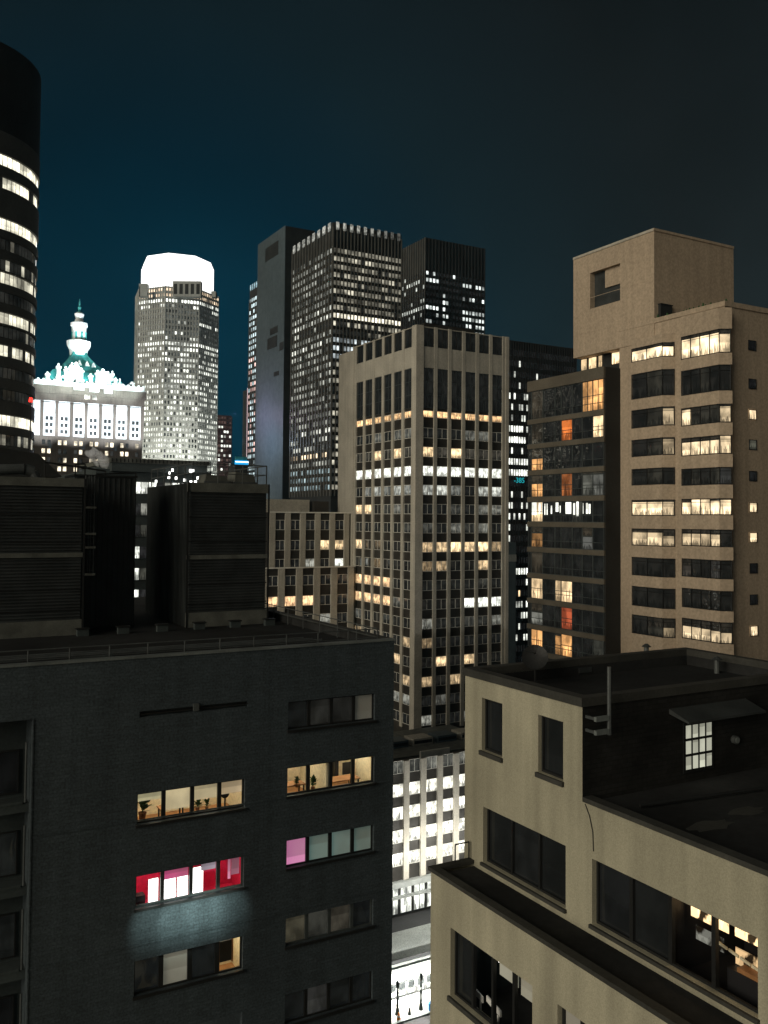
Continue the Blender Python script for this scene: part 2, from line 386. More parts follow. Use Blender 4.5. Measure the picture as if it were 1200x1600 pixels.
def frame_window(face, c, s0, s1, z0, z1, mulls, parent, mw=.13, mm='framed', lites=None, depth=.24, pm='panen', sillm='framed', sill=.12):
    """strip window: frame, one pane per light, sill; lites = list of glass colours or None (open to the room)"""
    f = MB(); e = .07
    f.fb(face, c, s0, s0+e, z0, z1, -depth, -depth+.09, mm); f.fb(face, c, s1-e, s1, z0, z1, -depth, -depth+.09, mm)
    f.fb(face, c, s0+e, s1-e, z1-e, z1, -depth, -depth+.085, mm); f.fb(face, c, s0+e, s1-e, z0, z0+e, -depth, -depth+.085, mm)
    for q in mulls: f.fb(face, c, q-mw/2, q+mw/2, z0+e, z1-e, -depth, -depth+.12, mm)
    fo = f.build('window', parent)
    ed = [s0+e]+list(mulls)+[s1-e]
    for i, (a, b) in enumerate(zip(ed[:-1], ed[1:])):
        col = lites[i] if lites else None
        if col is None: continue
        q = MB(); q.fq(face, c, a, b, z0+e, z1-e, -depth+.02, col[1] if isinstance(col[0], tuple) else pm, col[0] if isinstance(col[0], tuple) else col)
        q.build('pane', fo)
    q = MB(); q.fb(face, c, s0-.05, s1+.05, z0-sill, z0-.003, .004, .09, sillm); q.build('sill', fo)
    return fo
def mid(e): return [(e[1]+e[2])/2, (e[3]+e[4])/2, (e[5]+e[6])/2]
def room(parent, s0, s1, z0, z1, dep, wm, fm='cream', lit='whites', nl=2, ls=(1.1, .5)):
    """a room behind a strip window of the dark building (open side towards the street)"""
    y0, y1 = NY+.28, NY+dep; zb, ztp = z0-.7, z1+.45; a0, a1 = s0-.3, s1+.3
    r = MB()
    r.face([(a0, y1, zb), (a1, y1, zb), (a1, y1, ztp), (a0, y1, ztp)], wm)
    r.face([(a0, y0, zb), (a0, y1, zb), (a0, y1, ztp), (a0, y0, ztp)], wm); r.face([(a1, y0, zb), (a1, y1, zb), (a1, y1, ztp), (a1, y0, ztp)], wm)
    r.face([(a0, y0, zb), (a1, y0, zb), (a1, y1, zb), (a0, y1, zb)], fm); r.face([(a0, y0, ztp), (a1, y0, ztp), (a1, y1, ztp), (a0, y1, ztp)], 'cream')
    r.face([(a0, y0, zb), (a1, y0, zb), (a1, y0, z0), (a0, y0, z0)], wm); r.face([(a0, y0, z1), (a1, y0, z1), (a1, y0, ztp), (a0, y0, ztp)], wm)
    o = r.build('room', parent)
    for i in range(nl):
        q = MB(); xx = a0+(a1-a0)*(i+.5)/nl; q.box(xx-ls[0]/2, xx+ls[0]/2, y0+dep*.35, y0+dep*.35+ls[1], ztp-.08, ztp-.02, lit); q.build('ceiling_light', o)
    return o
BK = (.006, .007, .007)
# lit row with blinds
z0, z1 = zL[0]; room(nb, eL[0], eL[-1], z0, z1, 3.2, 'cream', 'wood')
frame_window('y', NY, eL[0], eL[-1], z0, z1, mid(eL), nb, .17)
def blind(e0, e1, za, zb, col, d=.33, par=None):
    q = MB(); q.fq('y', NY, e0, e1, za, zb, -d, 'blind', col); return q.build('window_blind', par or nb)
CR = (.46, .38, .22)
blind(eL[0], eL[1]+.1, z1-.42, z1, (.34, .31, .18)); blind(eL[2]-.1, eL[3]+.1, z0+.32, z1, CR); blind(eL[4]-.1, eL[5]+.1, z1-.72, z1, CR); blind(eL[6]-.1, eL[7], z1-.65, z1, (.45, .34, .20))
# red lit row with white panels
z0, z1 = zL[1]; z1_red = z1; room(nb, eL[0], eL[-1], z0, z1, 2.4, 'red', 'red', 'whites', 2, (.9, .5))
frame_window('y', NY, eL[0], eL[-1], z0, z1, mid(eL), nb, .16, 'frameg')
# dark row, last light lit
z0, z1 = zL[2]
room(nb, eL[5]+.15, eL[7], z0, z1, 2.2, 'cream', 'wood', 'whites', 1)
frame_window('y', NY, eL[0], eL[-1], z0, z1, mid(eL), nb, .2, 'framed', [BK, ((.10, .10, .08), 'blind'), BK, None])
# right group
z0, z1 = zR[0]; frame_window('y', NY, eR[0], eR[-1], z0, z1, mid(eR), nb, .16, 'framed', [BK, (.016, .016, .014), (.010, .010, .009), ((.018, .020, .018), 'blind')])
z0, z1 = zR[1]; room(nb, eR[0], eR[-1], z0, z1, 3.6, 'cream', 'wood', 'whites', 3)
frame_window('y', NY, eR[0], eR[-1], z0, z1, mid(eR), nb, .17)
z0, z1 = zR[2]; frame_window('y', NY, eR[0], eR[-1], z0, z1, mid(eR), nb, .17, 'framed', [((.50, .17, .33), 'blind'), ((.055, .095, .085), 'blind'), ((.06, .10, .09), 'blind'), ((.06, .10, .088), 'blind')])
z0, z1 = zR[3]; frame_window('y', NY, eR[0], eR[-1], z0, z1, mid(eR), nb, .16, 'frameg', [(.05, .045, .03), (.03, .03, .025), (.045, .04, .03), BK])
z0, z1 = zR[4]; frame_window('y', NY, eR[0], eR[-1], z0, z1, mid(eR), nb, .16, 'framed', [BK, (.03, .03, .028), BK, BK])
for (a, b, c, d) in hs:
    if d < min(zL[-1][0], zR[-1][0]) and c > 1:
        e = eL if a == eL[0] else eR
        frame_window('y', NY, a, b, c, d, mid(e), nb, .16, 'framed', [BK]*4)

# things inside the lit rooms
def potted_plant(x, y, z, h, label):
    t = thing('potted_plant', label, 'plant'); rr = random.Random(int(x*97+z*13))
    p = MB(); p.tube((x, y, z), (x, y, z+h*.22), h*.10, 'pot', 10, h*.14); p.build('pot', t)
    f = MB()
    for i in range(46):
        a = rr.uniform(0, 6.28); e = rr.uniform(-.2, 1.3); L_ = h*rr.uniform(.25, .5)
        b = Vector((x, y, z+h*rr.uniform(.25, .6))); d = Vector((math.cos(a)*math.cos(e), math.sin(a)*math.cos(e), math.sin(e)))
        s_ = d.cross(Vector((.3, .2, 1))).normalized()*L_*.22; m_ = b+d*L_*.55
        f.face([b, m_+s_, b+d*L_, m_-s_], 'leaf')
    f.tube((x, y, z+h*.2), (x, y, z+h*.6), h*.015, 'leaf', 5)
    f.build('foliage', t)
def desk(x, y, z, w_, d_, h_, label, m='wood'):
    t = thing('desk', label, 'desk'); q = MB(); q.box(x-w_/2, x+w_/2, y-d_/2, y+d_/2, z+h_-.05, z+h_, m); q.build('desk_top', t)
    for sx in (-1, 1):
        for sy in (-1, 1):
            q = MB(); q.box(x+sx*(w_/2-.08)-.03, x+sx*(w_/2-.08)+.03, y+sy*(d_/2-.08)-.03, y+sy*(d_/2-.08)+.03, z, z+h_-.052, 'dark'); q.build('leg', t)
def chair(x, y, z, label):
    t = thing('office_chair', label, 'chair')
    q = MB(); q.box(x-.24, x+.24, y-.24, y+.24, z+.44, z+.52, 'dark'); q.build('seat', t)
    q = MB(); q.box(x-.22, x+.22, y+.20, y+.27, z+.56, z+1.15, 'dark'); q.build('backrest', t)
    q = MB(); q.tube((x, y, z+.06), (x, y, z+.44), .03, 'steel'); 
    for i in range(5):
        a = i*1.2566; q.tube((x, y, z+.08), (x+.28*math.cos(a), y+.28*math.sin(a), z+.05), .02, 'dark', 6)
    q.build('base', t)
z0 = zL[0][0]; fl = z0-.7
potted_plant((eL[0]+eL[1])/2-.1, NY+.8, z0-.05, 1.3, 'tall leafy plant in leftmost pane of the cream lit row')
desk((eL[2]+eL[3])/2, NY+1.2, fl, 1.1, .6, .9, 'wooden desk under the blind in cream lit row, left group')
potted_plant(eL[4]+.35, NY+.7, z0-.05, .7, 'bushy dark plant under the half blind of cream lit row')
potted_plant(eL[5]-.30, NY+.7, z0-.05, .55, 'smaller plant right of the bushy one in cream lit row')
t = MB(); 
cx_, cz_ = eL[6]+.35, z0+.55
t.loft([[(cx_+math.cos(a)*.2, NY+.6+d, cz_+math.sin(a)*.2) for a in [i*.5236 for i in range(12)]] for d in (0, .05)], 'dark')
t.box(cx_-.03, cx_+.03, NY+.6, NY+.65, z0-.7, cz_-.2, 'dark')
tag(t.build('desk_fan'), 'round dark fan in rightmost pane of cream lit row', 'fan')
z0 = zR[1][0]; fl = z0-.7
desk((eR[0]+eR[1])/2, NY+.95, fl, 1.4, .7, .95, 'wooden desk behind leftmost pane of the right lit group')
potted_plant(eR[1]-.25, NY+.7, z0+.12, .55, 'small plant on the desk in the right lit group')
potted_plant(eR[2]+.35, NY+.55, z0-.1, .75, 'green plant behind second pane of the right lit group')
desk((eR[4]+eR[5])/2+.3, NY+1.1, fl, 2.0, .8, .8, 'long desk behind the two right panes of right lit group')
chair((eR[4]+eR[5])/2, NY+2.0, fl, 'black office chair behind third pane of the right lit group')
chair(eR[6]+.7, NY+2.1, fl, 'black office chair behind rightmost pane of the right lit group')
q = MB(); q.box(eR[0]-.29, eR[0]+.42, NY+1.9, NY+2.4, fl, fl+1.95, 'dark'); tag(q.build('cabinet'), 'dark cabinet at the left end of right lit group', 'cabinet')
q = MB(); q.box(eR[4]-.25, eR[4]-.12, NY+.3, NY+3.3, fl, z0+2.3, 'cream'); tag(q.build('partition'), 'cream partition between second and third panes of right lit group', 'partition')
for i, (a, h_) in enumerate(((.35, 1.4), (.9, 1.25), (1.55, 1.5))):
    q = MB(); q.box(eR[4]+a, eR[4]+a+.22, NY+3.0, NY+3.3, fl, fl+h_, 'dark' if i != 1 else 'paper')
    tag(q.build('shelf_unit'), ('tall dark shelf unit near the partition, right lit group', 'white shelf unit between two dark ones, right lit group', 'tallest dark shelf unit by the rightmost pane, right lit group')[i], 'shelf')
z0, z1 = zL[1]
for i, (a, b, h_) in enumerate(((eL[0]+.68, eL[1]-.02, .92), (eL[2]+.02, eL[3]-.52, .88), (eL[2]+.68, eL[3]+.02, 1.0), (eL[4]-.02, eL[4]+.55, 1.05))):
    t = thing('light_panel', ('leftmost glowing white panel in the red room', 'second glowing white panel in the red room, narrow', 'third glowing white panel in the red room, tilted', 'rightmost glowing white panel in the red room, tallest')[i], 'light panel')
    q = MB(); q.box(a, b, NY+.42, NY+.47, z0-.1, z0+h_, 'white'); q.build('screen', t)
    q = MB(); q.box(a-.02, b+.02, NY+.475, NY+.50, z0-.12, z0+h_+.02, 'paper'); q.build('backing', t)
q = MB(); q.box(eL[0]+.02, eL[0]+.55, NY+.5, NY+.9, z0-.7, z0+.30, 'dark'); tag(q.build('cabinet'), 'low black cabinet at the left end of the red room', 'cabinet')
q = MB(); q.box(eL[4]+.75, eL[5]+.25, NY+1.6, NY+1.9, z0+.95, z0+1.3, 'frameg'); tag(q.build('wall_unit'), 'grey wall unit high up in the red room', 'air conditioner')
z0, z1 = zL[2]
t = thing('picture', 'dark picture in the single lit pane of the dark row', 'picture')
q = MB(); q.box(eL[6]+.25, eL[7]-.25, NY+.75, NY+.80, z0+.15, z1-.38, 'dark'); q.build('canvas', t)
q = MB(); a, b = eL[6]+.25, eL[7]-.25
q.box(a-.07, a-.002, NY+.74, NY+.83, z0+.08, z1-.31, 'wood'); q.box(b+.002, b+.07, NY+.74, NY+.83, z0+.08, z1-.31, 'wood'); q.build('frame', t)
# added spots with no lamp behind them, washing the bricks under the red room
for i, (fx_, e_) in enumerate(((.16, 150), (.40, 300), (.62, 300), (.82, 170))):
    sp = bpy.data.lights.new('wall_wash', 'SPOT'); sp.energy = e_; sp.spot_size = R(66); sp.spot_blend = 1.0; sp.color = (.80, 1, .92); sp.shadow_soft_size = 0
    spo = bpy.data.objects.new('wall_wash', sp); C.objects.link(spo)
    tgt = Vector((eL[0]+(eL[-1]-eL[0])*fx_, NY, zL[1][0]-.75)); spo.location = tgt+Vector((-.2, -1.9, .9))
    spo.rotation_euler = (spo.location-tgt).to_track_quat('Z', 'Y').to_euler()
blind(eL[4]+.42, eL[5]+.02, z1_red-.42, z1_red, (.30, .25, .31)); blind(eL[2], eL[3], z1_red-.50, z1_red, (.42, .05, .16)); blind(eL[6]+.42, eL[6]+.55, z1_red-1.0, z1_red, (.6, .2, .33)); blind(eL[6]+.58, eL[7]-.10, z1_red-.85, z1_red, (.30, .08, .15))
# ------------------------------------------------------------------ plant on its roof
p2 = pZ(417, 974, roofz); YB = p2.y; X2b = p2.x
X2a = pY(294, 760, YB).x; Z2 = pY(420, 757, YB).z; Y2end = pX(229, 800, X2a).y
def zat(u, v, y): return pY(u, v, y).z
def railing(mb, pts, z, h, m='steel', mid_=True, post=.035):
    for a, b in zip(pts[:-1], pts[1:]):
        n = max(1, round(math.dist(a, b)/1.6))
        for i in range(n+1):
            x = a[0]+(b[0]-a[0])*i/n; y = a[1]+(b[1]-a[1])*i/n; mb.tube((x, y, z), (x, y, z+h), post, m, 6)
        mb.tube((*a, z+h), (*b, z+h), post, m, 6)
        if mid_: mb.tube((*a, z+h*.5), (*b, z+h*.5), post*.8, m, 6)
def cooling(label, x0, x1, y0, y1, zt, bands, side):
    t = thing('cooling_tower', label, 'cooling tower', 'cooling units on the dark roof')
    c = MB(); c.box(x0+.1, x1-.1, y0+.12, y1-.1, roofz+.01, zt-.05, 'louv'); c.build('casing', t)
    l_ = MB(); z = roofz+.5
    while z < zt-.3: l_.box(x0+.12, x1-.12, y0+.02, y0+.115, z, z+.05, 'louv'); z += .17
    for v in bands[3]:
        l_.box(x0+.06, x1-.06, y0+.0, y0+.118, v-.03, v+.03, 'framed')
    l_.build('louvre', t)
    b = MB(); b.box(x0-.03, x1+.03, y0-.05, y0+.1, bands[0], zt, 'band'); b.build('top_band', t)
    b = MB(); b.box(x0-.02, x1+.02, y0-.04, y0+.1, bands[1]-.12, bands[1]+.12, 'band'); b.build('middle_band', t)
    b = MB(); b.box(x0-.03, x1+.03, y0-.06, y0+.1, bands[2][0], bands[2][1], 'band'); b.build('base_skirt', t)
    b = MB(); n = int((y1-y0)/.28)
    for i in range(n):
        yy = y0+.14+i*(y1-y0-.2)/n; b.box(x0-.02 if not side else x0-.03, x0+.09, yy, yy+.14, roofz+.02, zt-.06, 'corrug')
    b.build('ribbed_side', t)
    for xx in (x0, x1): b = MB(); b.box(xx-.05, xx+.05, y0-.09, y0-.065, roofz, zt, 'framed'); b.build('corner_post', t)
    return t
t2 = cooling('cooling tower on the dark roof with ribbed left side and rails on top', X2a, X2b, YB, Y2end, Z2,
        (zat(420, 771, YB), zat(420, 869, YB), (zat(400, 977, YB), zat(400, 953, YB)), [zat(350, v, YB) for v in (808, 846, 912, 942)]), True)
q = MB(); railing(q, [(X2b-.1, Y2end), (X2b-.1, YB+.1), (X2a+.3, YB+.1), (X2a+.3, Y2end)], Z2, 1.12); q.build('railing', t2)
# tanks and ducts on its top
for i, (a, b, h_, lb) in enumerate(((.25, .55, .55, 'low grey duct box on the railed cooling tower, left'), (.62, .9, .75, 'taller grey duct box on the railed cooling tower, right'))):
    t = thing('duct_box', lb, 'duct'); q = MB(); xa, xb = X2a+(X2b-X2a)*a, X2a+(X2b-X2a)*b
    q.loft([[(xa, YB+.8, Z2), (xb, YB+.8, Z2), (xb, YB+2.2, Z2), (xa, YB+2.2, Z2)], [(xa+.1, YB+.8, Z2+h_), (xb-.15, YB+.8, Z2+h_*.8), (xb-.15, YB+2.2, Z2+h_*.8), (xa+.1, YB+2.2, Z2+h_)]], 'band'); q.build('hood', t)
    q = MB(); q.box(xa-.05, xb+.05, YB+.72, YB+.79, Z2+.001, Z2+.14, 'steel'); q.build('flange', t)
p1 = pZ(128, 992, roofz); Y1b = p1.y; X1b = p1.x; Z1 = pY(130, 748, Y1b).z
t1 = cooling('wide cooling tower at the left edge of the dark roof', X1b-9, X1b, Y1b, Y1b+7, Z1,
        (zat(130, 761, Y1b), zat(120, 867, Y1b), (zat(120, 992, Y1b), zat(120, 968, Y1b)), [zat(60, v, Y1b) for v in (803, 847, 922, 955)]), False)
t = thing('duct_pipe', 'fat pale duct with a bent end on the leftmost cooling tower', 'duct')
q = MB(); pa = pY(-60, 735, Y1b+1.2); pb = pY(38, 733, Y1b+1.2); rr_ = .28
q.tube(pa, pb, rr_, 'steel', 14); pc = pb+Vector((.45, 0, -.12)); pd = pc+Vector((.22, 0, -.42))
q.tube(pb, pc, rr_*1.04, 'steel', 14); q.tube(pc, pd, rr_*1.02, 'steel', 14, rr_*.9); q.build('pipe', t)
q = MB(); q.tube(pb-Vector((.05, 0, 0)), pb+Vector((.03, 0, 0)), rr_*1.12, 'framed', 14); q.build('joint_ring', t)
q = MB(); q.box(pd.x-.15, pd.x+.15, pd.y-.15, pd.y+.15, Z1, pd.z+.1, 'framed'); q.build('stand', t)
# dark enclosure in the middle with a caged ladder
ye = Y1b+3.2; xa = pY(150, 760, ye).x; xb = pY(213, 760, ye).x; ze = pY(180, 746, ye).z
t = thing('plant_enclosure', 'black sheet enclosure between the two cooling towers', 'rooftop enclosure')
q = MB(); q.box(xa-1.2, xb, ye, ye+2.8, roofz+.01, ze, 'louv'); q.build('casing', t)
q = MB(); 
for i in range(12):
    a = xa-1.1+(xb-xa+1.0)*i/11; q.box(a, a+.05, ye-.05, ye-.002, roofz+.02, ze-.05, 'louv')
q.build('rib', t)
q = MB(); q.box(xa-1.25, xb+.05, ye-.08, ye+2.85, ze+.002, ze+.12, 'framed'); q.build('cap', t)
t = thing('caged_ladder', 'caged steel ladder beside the leftmost cooling tower', 'ladder')
q = MB(); yl = Y1b+.5; la = pY(134, 760, yl).x; lb_ = pY(148, 760, yl).x; lz0 = zat(140, 900, yl); lz1 = Z1+.2
for xx in (la, la+.18, lb_-.18, lb_): q.tube((xx, yl, lz0), (xx, yl, lz1), .022, 'steel', 6)
q.build('rail', t)
q = MB(); zz = lz0
while zz < lz1: q.tube((la, yl, zz), (lb_, yl, zz), .014, 'steel', 5); zz += .3
q.build('rung', t)
q = MB()
for v in (793, 834, 855, 897): z_ = zat(140, v, yl); q.box(la-.04, lb_+.04, yl-.35, yl-.31, z_-.06, z_+.06, 'band')
q.build('cage_hoop', t)
# pipework clutter on the roof around the units
for i, (u0_, v0_, u1_, v1_, lb) in enumerate(((150, 741, 212, 739, 'thin black pipe run above the black enclosure'), (70, 722, 165, 736, 'thin sloping cable tray above the left units'), (118, 725, 133, 725, 'short pipe stub on a post left of the steam'))):
    q = MB(); a = pY(u0_, v0_, ye+.5); b = pY(u1_, v1_, ye+.5); q.tube(a, b, .05, 'framed', 6)
    for p_ in (a, b): q.tube((p_.x, p_.y, Z1-.2), p_, .04, 'framed', 6)
    if i != 1: q.box(min(a.x, b.x), max(a.x, b.x)+.05, a.y-.3, a.y-.25, a.z-.18, a.z-.12, 'framed')
    tag(q.build('roof_pipe'), lb, 'pipe')
for i in range(7):
    xx = X2a-6+i*2.15; yy = YB-1.2
    q = MB(); q.box(xx-.3, xx+.3, yy, yy+.3, roofz+.002, roofz+.35, 'darkconc'); q.box(xx-.36, xx+.36, yy-.05, yy+.35, roofz+.352, roofz+.42, 'framed')
    tag(q.build('equipment_block'), 'small concrete block in a row before the cooling towers', 'block', 'blocks before the cooling towers')

# ================================================================== BUILDING WITH ROOF DECK SEEN IN THE GAP
GD = P(330, 760, 95); gx1 = GD.x; gy = GD.y
gx0 = pY(150, 740, gy).x; gz = pY(250, 735, gy).z
gb = thing('office_block', 'dark office block behind the cooling towers, flat grey deck roof', 'building')
q = MB(); q.box(gx0, gx1, gy, gy+26, 0, gz, 'darkconc'); q.build('wall', gb)
dz = pY(200, 717, gy).z; dx0 = pY(172, 720, gy).x; dx1 = pY(320, 722, gy).x
q = MB(); q.box(dx0, dx1, gy-.8, gy+14, dz-1.3, dz-.45, 'darkconc'); q.box(dx0-.2, dx1+.2, gy-1, gy+14.2, dz-.448, dz, 'band')
for i in range(26): a = dx0+i*(dx1-dx0)/25; q.box(a-.05, a+.05, gy-1.06, gy-1.002, dz-.40, dz-.05, 'framed')
q.build('deck_roof', gb)
q = MB()
for i in range(5): a = dx0+.5+i*(dx1-dx0-1)/4; q.box(a-.12, a+.12, gy, gy+.24, gz+.002, dz-1.302, 'framed')
q.build('column', gb)
q = MB(); railing(q, [(dx0-3, gy+.3), (gx1, gy+.3), (gx1, gy+20)], gz, 1.1, 'framed'); q.build('railing', gb)
gw = Wins(gb)
for j in range(15):
    for i in range(14):
        a = gx0+.4+i*(gx1-gx0-.6)/14; zz = gz-1.2-j*1.62*1.35
        c_ = rnd.choice([WH, k(WH, .5), k(WM, .7), k(GR, .6), (.02, .02, .02), (.05, .05, .04)])
        gw.add('y', gy, a, a+.85, zz-1.3, zz, .03, c_, 1, .06, 'frameg', 'pane')
gw.done()
q = MB(); rr2 = random.Random(3)
for i in range(16):  # glowing dots stand in for reflected glints of light
    a = pY(rr2.uniform(243, 330), rr2.uniform(736, 758), gy-1.4); q = MB()
    q.tube(a, a+Vector((0, 0, .28)), .12, 'white', 6); q.tube((a.x, a.y, gz-.6), a, .03, 'framed', 5)
    tag(q.build('painted_glint'), 'tiny glowing dot painting a reflected glint under the deck roof', 'lamp', 'painted glints under the deck roof')
# gabled dark roof behind the leftmost cooling tower
t = thing('gabled_building', 'black gabled roof rising behind the leftmost cooling tower', 'building')
yg = NY1+3; a = pY(-40, 745, yg); b = pY(97, 745, yg); m0 = pY(60, 709, yg); m1 = pY(-40, 690, yg)
q = MB(); pr = [(a.x, yg, a.z), (b.x, yg, b.z), (m0.x, yg, m0.z), (a.x, yg, m0.z+.6)]
q.loft([pr, [(x, yg+8, z) for x, y, z in pr]], 'black'); q.build('roof', t)
q = MB(); q.box(a.x, b.x-.3, yg+.2, yg+7.8, 0, a.z-.003, 'black'); q.build('wall', t)

# ================================================================== BUFF BUILDING (right foreground)
BC = P(727, 1043, 30); BX = BC.x; BYf = BC.y; BZ = BC.z           # far end of the street front
BYn = pX(910, 1083, BX).y                                       # near end of the upper block
bb = thing('rendered_building', 'buff rendered building at lower right with black roof and terrace', 'building')
rxe = pZ(1062, 1010, BZ).x
ztl = pX(914, 1253, BX).z                                       # top of the lower part
zter = pZ(727, 1346, 0).z
zter = pX(732, 1348, BX).z                                      # terrace level
LX = BX-1.75; ln = P(677, 1356, 28.6); LX = ln.x; LZ = ln.z
def sx(u, v): return pX(u, v, BX).y
def sz(u, v): return pX(u, v, BX).z
def hole(u0, v0, u1, v1b, c=None):
    c = BX if c is None else c
    a = pX(u0, v0, c); b = pX(u1, v1b, c); return (b.y, a.y, 0, 0)
def win_px(c, uL, uR, vtL, vbL):
    """left edge column/top/bottom in the photograph and right edge column on plane x=c"""
    a = pX(uL, vtL, c); b = pX(uL, vbL, c); r_ = pX(uR, vtL, c)
    return (r_.y, a.y, b.z, a.z)
Wa = win_px(BX, 753, 785, 1090, 1172); Wb = win_px(BX, 841, 880, 1115, 1207)
Wc = win_px(BX, 755, 884, 1260, 1347); Wd = win_px(BX, 925, 1183, 1339, 1446)
Wb = (Wb[0], Wb[1], Wa[2], Wa[3]); Wd = (Wd[0], Wd[1], Wc[2], Wc[3])
hsB = [Wa, Wb, Wc, Wd]
yN = -14.0
# upper block wall (with far end at BYf), lower wall continuing towards the camera
q = MB(); q.holes('x', BX, BYn, BYf, ztl, BZ-.25, [Wa, Wb], .35, 'buff')
q.holes('x', BX, yN, BYf, zter-1, ztl, [Wc, Wd], .35, 'buff')
q.face([(BX, BYf, 0), (rxe, BYf, 0), (rxe, BYf, BZ-.25), (BX, BYf, BZ-.25)], 'buff')
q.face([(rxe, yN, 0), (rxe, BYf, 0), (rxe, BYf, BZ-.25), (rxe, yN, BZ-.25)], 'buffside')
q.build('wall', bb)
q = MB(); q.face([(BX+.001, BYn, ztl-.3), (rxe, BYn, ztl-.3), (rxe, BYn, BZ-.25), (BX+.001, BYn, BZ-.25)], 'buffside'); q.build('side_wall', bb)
q = MB(); cz = BZ-.25
q.box(BX-.07, BX+.33, BYn-.05, BYf+.07, cz+.002, BZ, 'buffcop'); q.box(BX+.332, rxe+.05, BYf-.3, BYf+.07, cz+.002, BZ-.003, 'buffcop')
q.box(BX+.332, rxe-.302, BYn-.05, BYn+.3, cz+.002, BZ-.004, 'buffcop'); q.box(rxe-.3, rxe+.05, BYn-.05, BYf-.302, cz+.002, BZ-.002, 'buffcop'); 
q.box(BX-.05, BX+.3, yN, BYn-.052, ztl+.002, ztl+.13, 'buffcop'); q.build('parapet_cap', bb)
q = MB(); q.face([(BX+.3, BYn+.3, BZ-.6), (rxe, BYn+.3, BZ-.6), (rxe, BYf-.3, BZ-.6), (BX+.3, BYf-.3, BZ-.6)], 'roofdark')
q.box(BX+.3, BX+.33, BYn+.3, BYf-.3, BZ-.7, cz, 'roofdark'); q.box(rxe-.33, rxe-.3, BYn+.3, BYf-.3, BZ-.7, cz, 'roofdark'); q.box(BX+.33, rxe-.33, BYf-.33, BYf-.3, BZ-.7, cz, 'roofdark'); q.build('roof', bb)
q = MB(); q.face([(BX+.02, yN, ztl-.05), (rxe, yN, ztl-.05), (rxe, BYn, ztl-.05), (BX+.02, BYn, ztl-.05)], 'roofdark'); q.build('lower_roof', bb)
# projecting lower storeys with the terrace on top
LYf = BYf-.35
Wf = win_px(LX, 704, 832, 1449, 1556); Wg = win_px(LX, 871, 1010, 1573, 1690); Wg = (Wg[0], Wg[1], Wf[2], Wf[3])
hsL = [Wf, Wg]
for i in range(1, 12):
    for h in (Wf, Wg):
        if h[2]-3.5*i > 2: hsL.append((h[0], h[1], h[2]-3.5*i, h[3]-3.5*i))
q = MB(); q.holes('x', LX, yN, LYf, 0, LZ-.12, hsL, .35, 'buff')
q.face([(LX, LYf, 0), (BX+1, LYf, 0), (BX+1, LYf, LZ-.12), (LX, LYf, LZ-.12)], 'buff'); q.build('lower_wall', bb)
q = MB(); q.box(LX-.08, LX+.22, yN, LYf+.06, LZ-.118, LZ, 'buffcop'); q.box(LX+.222, BX-.003, LYf-.22, LYf+.06, LZ-.118, LZ-.003, 'buffcop'); q.build('terrace_parapet', bb)
q = MB(); q.face([(LX+.2, yN, zter), (BX-.002, yN, zter), (BX-.002, LYf-.2, zter), (LX+.2, LYf-.2, zter)], 'roofdark')
q.box(LX+.2, LX+.22, yN, LYf-.2, zter-.1, LZ-.12, 'roofdark'); q.build('terrace', bb)
q = MB(); railing(q, [(BX-.1, LYf-.05), (LX+.9, LYf-.05)], LZ, .55, 'framed', False, .025); q.build('terrace_railing', bb)
DK = (.0045, .0045, .004)
frame_window('x', BX, *Wa, [], bb, .08, 'framed', [DK], .22, 'panen', 'buffcop', .14)
frame_window('x', BX, *Wb, [], bb, .08, 'framed', [DK], .22, 'panen', 'buffcop', .14)
def thirds(w_, n): return [w_[0]+(w_[1]-w_[0])*i/n for i in range(1, n)]
frame_window('x', BX, *Wc, thirds(Wc, 3), bb, .07, 'framed', [DK, (.006, .006, .0055), DK], .25, 'panen', 'buffcop', .1)
frame_window('x', BX, *Wd, thirds(Wd, 4), bb, .12, 'framed', [None, None, DK, (.005, .005, .005)], .25, 'panen', 'buffcop', .1)
frame_window('x', LX, *Wf, thirds(Wf, 4), bb, .10, 'framed', [None, None, None, DK], .25, 'panen', 'buffcop', .14)
frame_window('x', LX, *Wg, thirds(Wg, 4), bb, .10, 'framed', [DK, DK, DK, ((.05, .05, .045), 'blind')], .25, 'panen', 'buffcop', .14)
for h in hsL[2:]: frame_window('x', LX, *h, thirds(h, 4), bb, .10, 'framed', [DK]*4, .25, 'panen', 'buffcop', .14)
# lit rooms of the buff building
def roomx(par, c, s0, s1, z0, z1, dep, wm, lit, nl=1, zl=None, fm='wood'):
    x0, x1 = c+.35, c+dep; zb, ztp = z0-.3, z1+.4; r = MB()
    r.face([(x1, s0, zb), (x1, s1, zb), (x1, s1, ztp), (x1, s0, ztp)], wm)
    for s_ in (s0, s1): r.face([(x0, s_, zb), (x1, s_, zb), (x1, s_, ztp), (x0, s_, ztp)], wm)
    r.face([(x0, s0, zb), (x1, s0, zb), (x1, s1, zb), (x0, s1, zb)], fm); r.face([(x0, s0, ztp), (x1, s0, ztp), (x1, s1, ztp), (x0, s1, ztp)], wm)
    r.face([(x0, s0, zb), (x0, s1, zb), (x0, s1, z0), (x0, s0, z0)], wm); r.face([(x0, s0, z1), (x0, s1, z1), (x0, s1, ztp), (x0, s0, ztp)], wm)
    o = r.build('room', par)
    for i in range(nl):
        q = MB(); yy = s0+(s1-s0)*(i+.5)/nl; q.box(x0+.5, x0+.8, yy-.4, yy+.4, ztp-.08, ztp-.02, lit); q.build('ceiling_light', o)
    return o
ro = roomx(bb, BX, Wd[0]-.2, (Wd[0]+Wd[1])/2+.1, Wd[2], Wd[3], 3.0, 'dark', 'whites', 0, fm='dark')
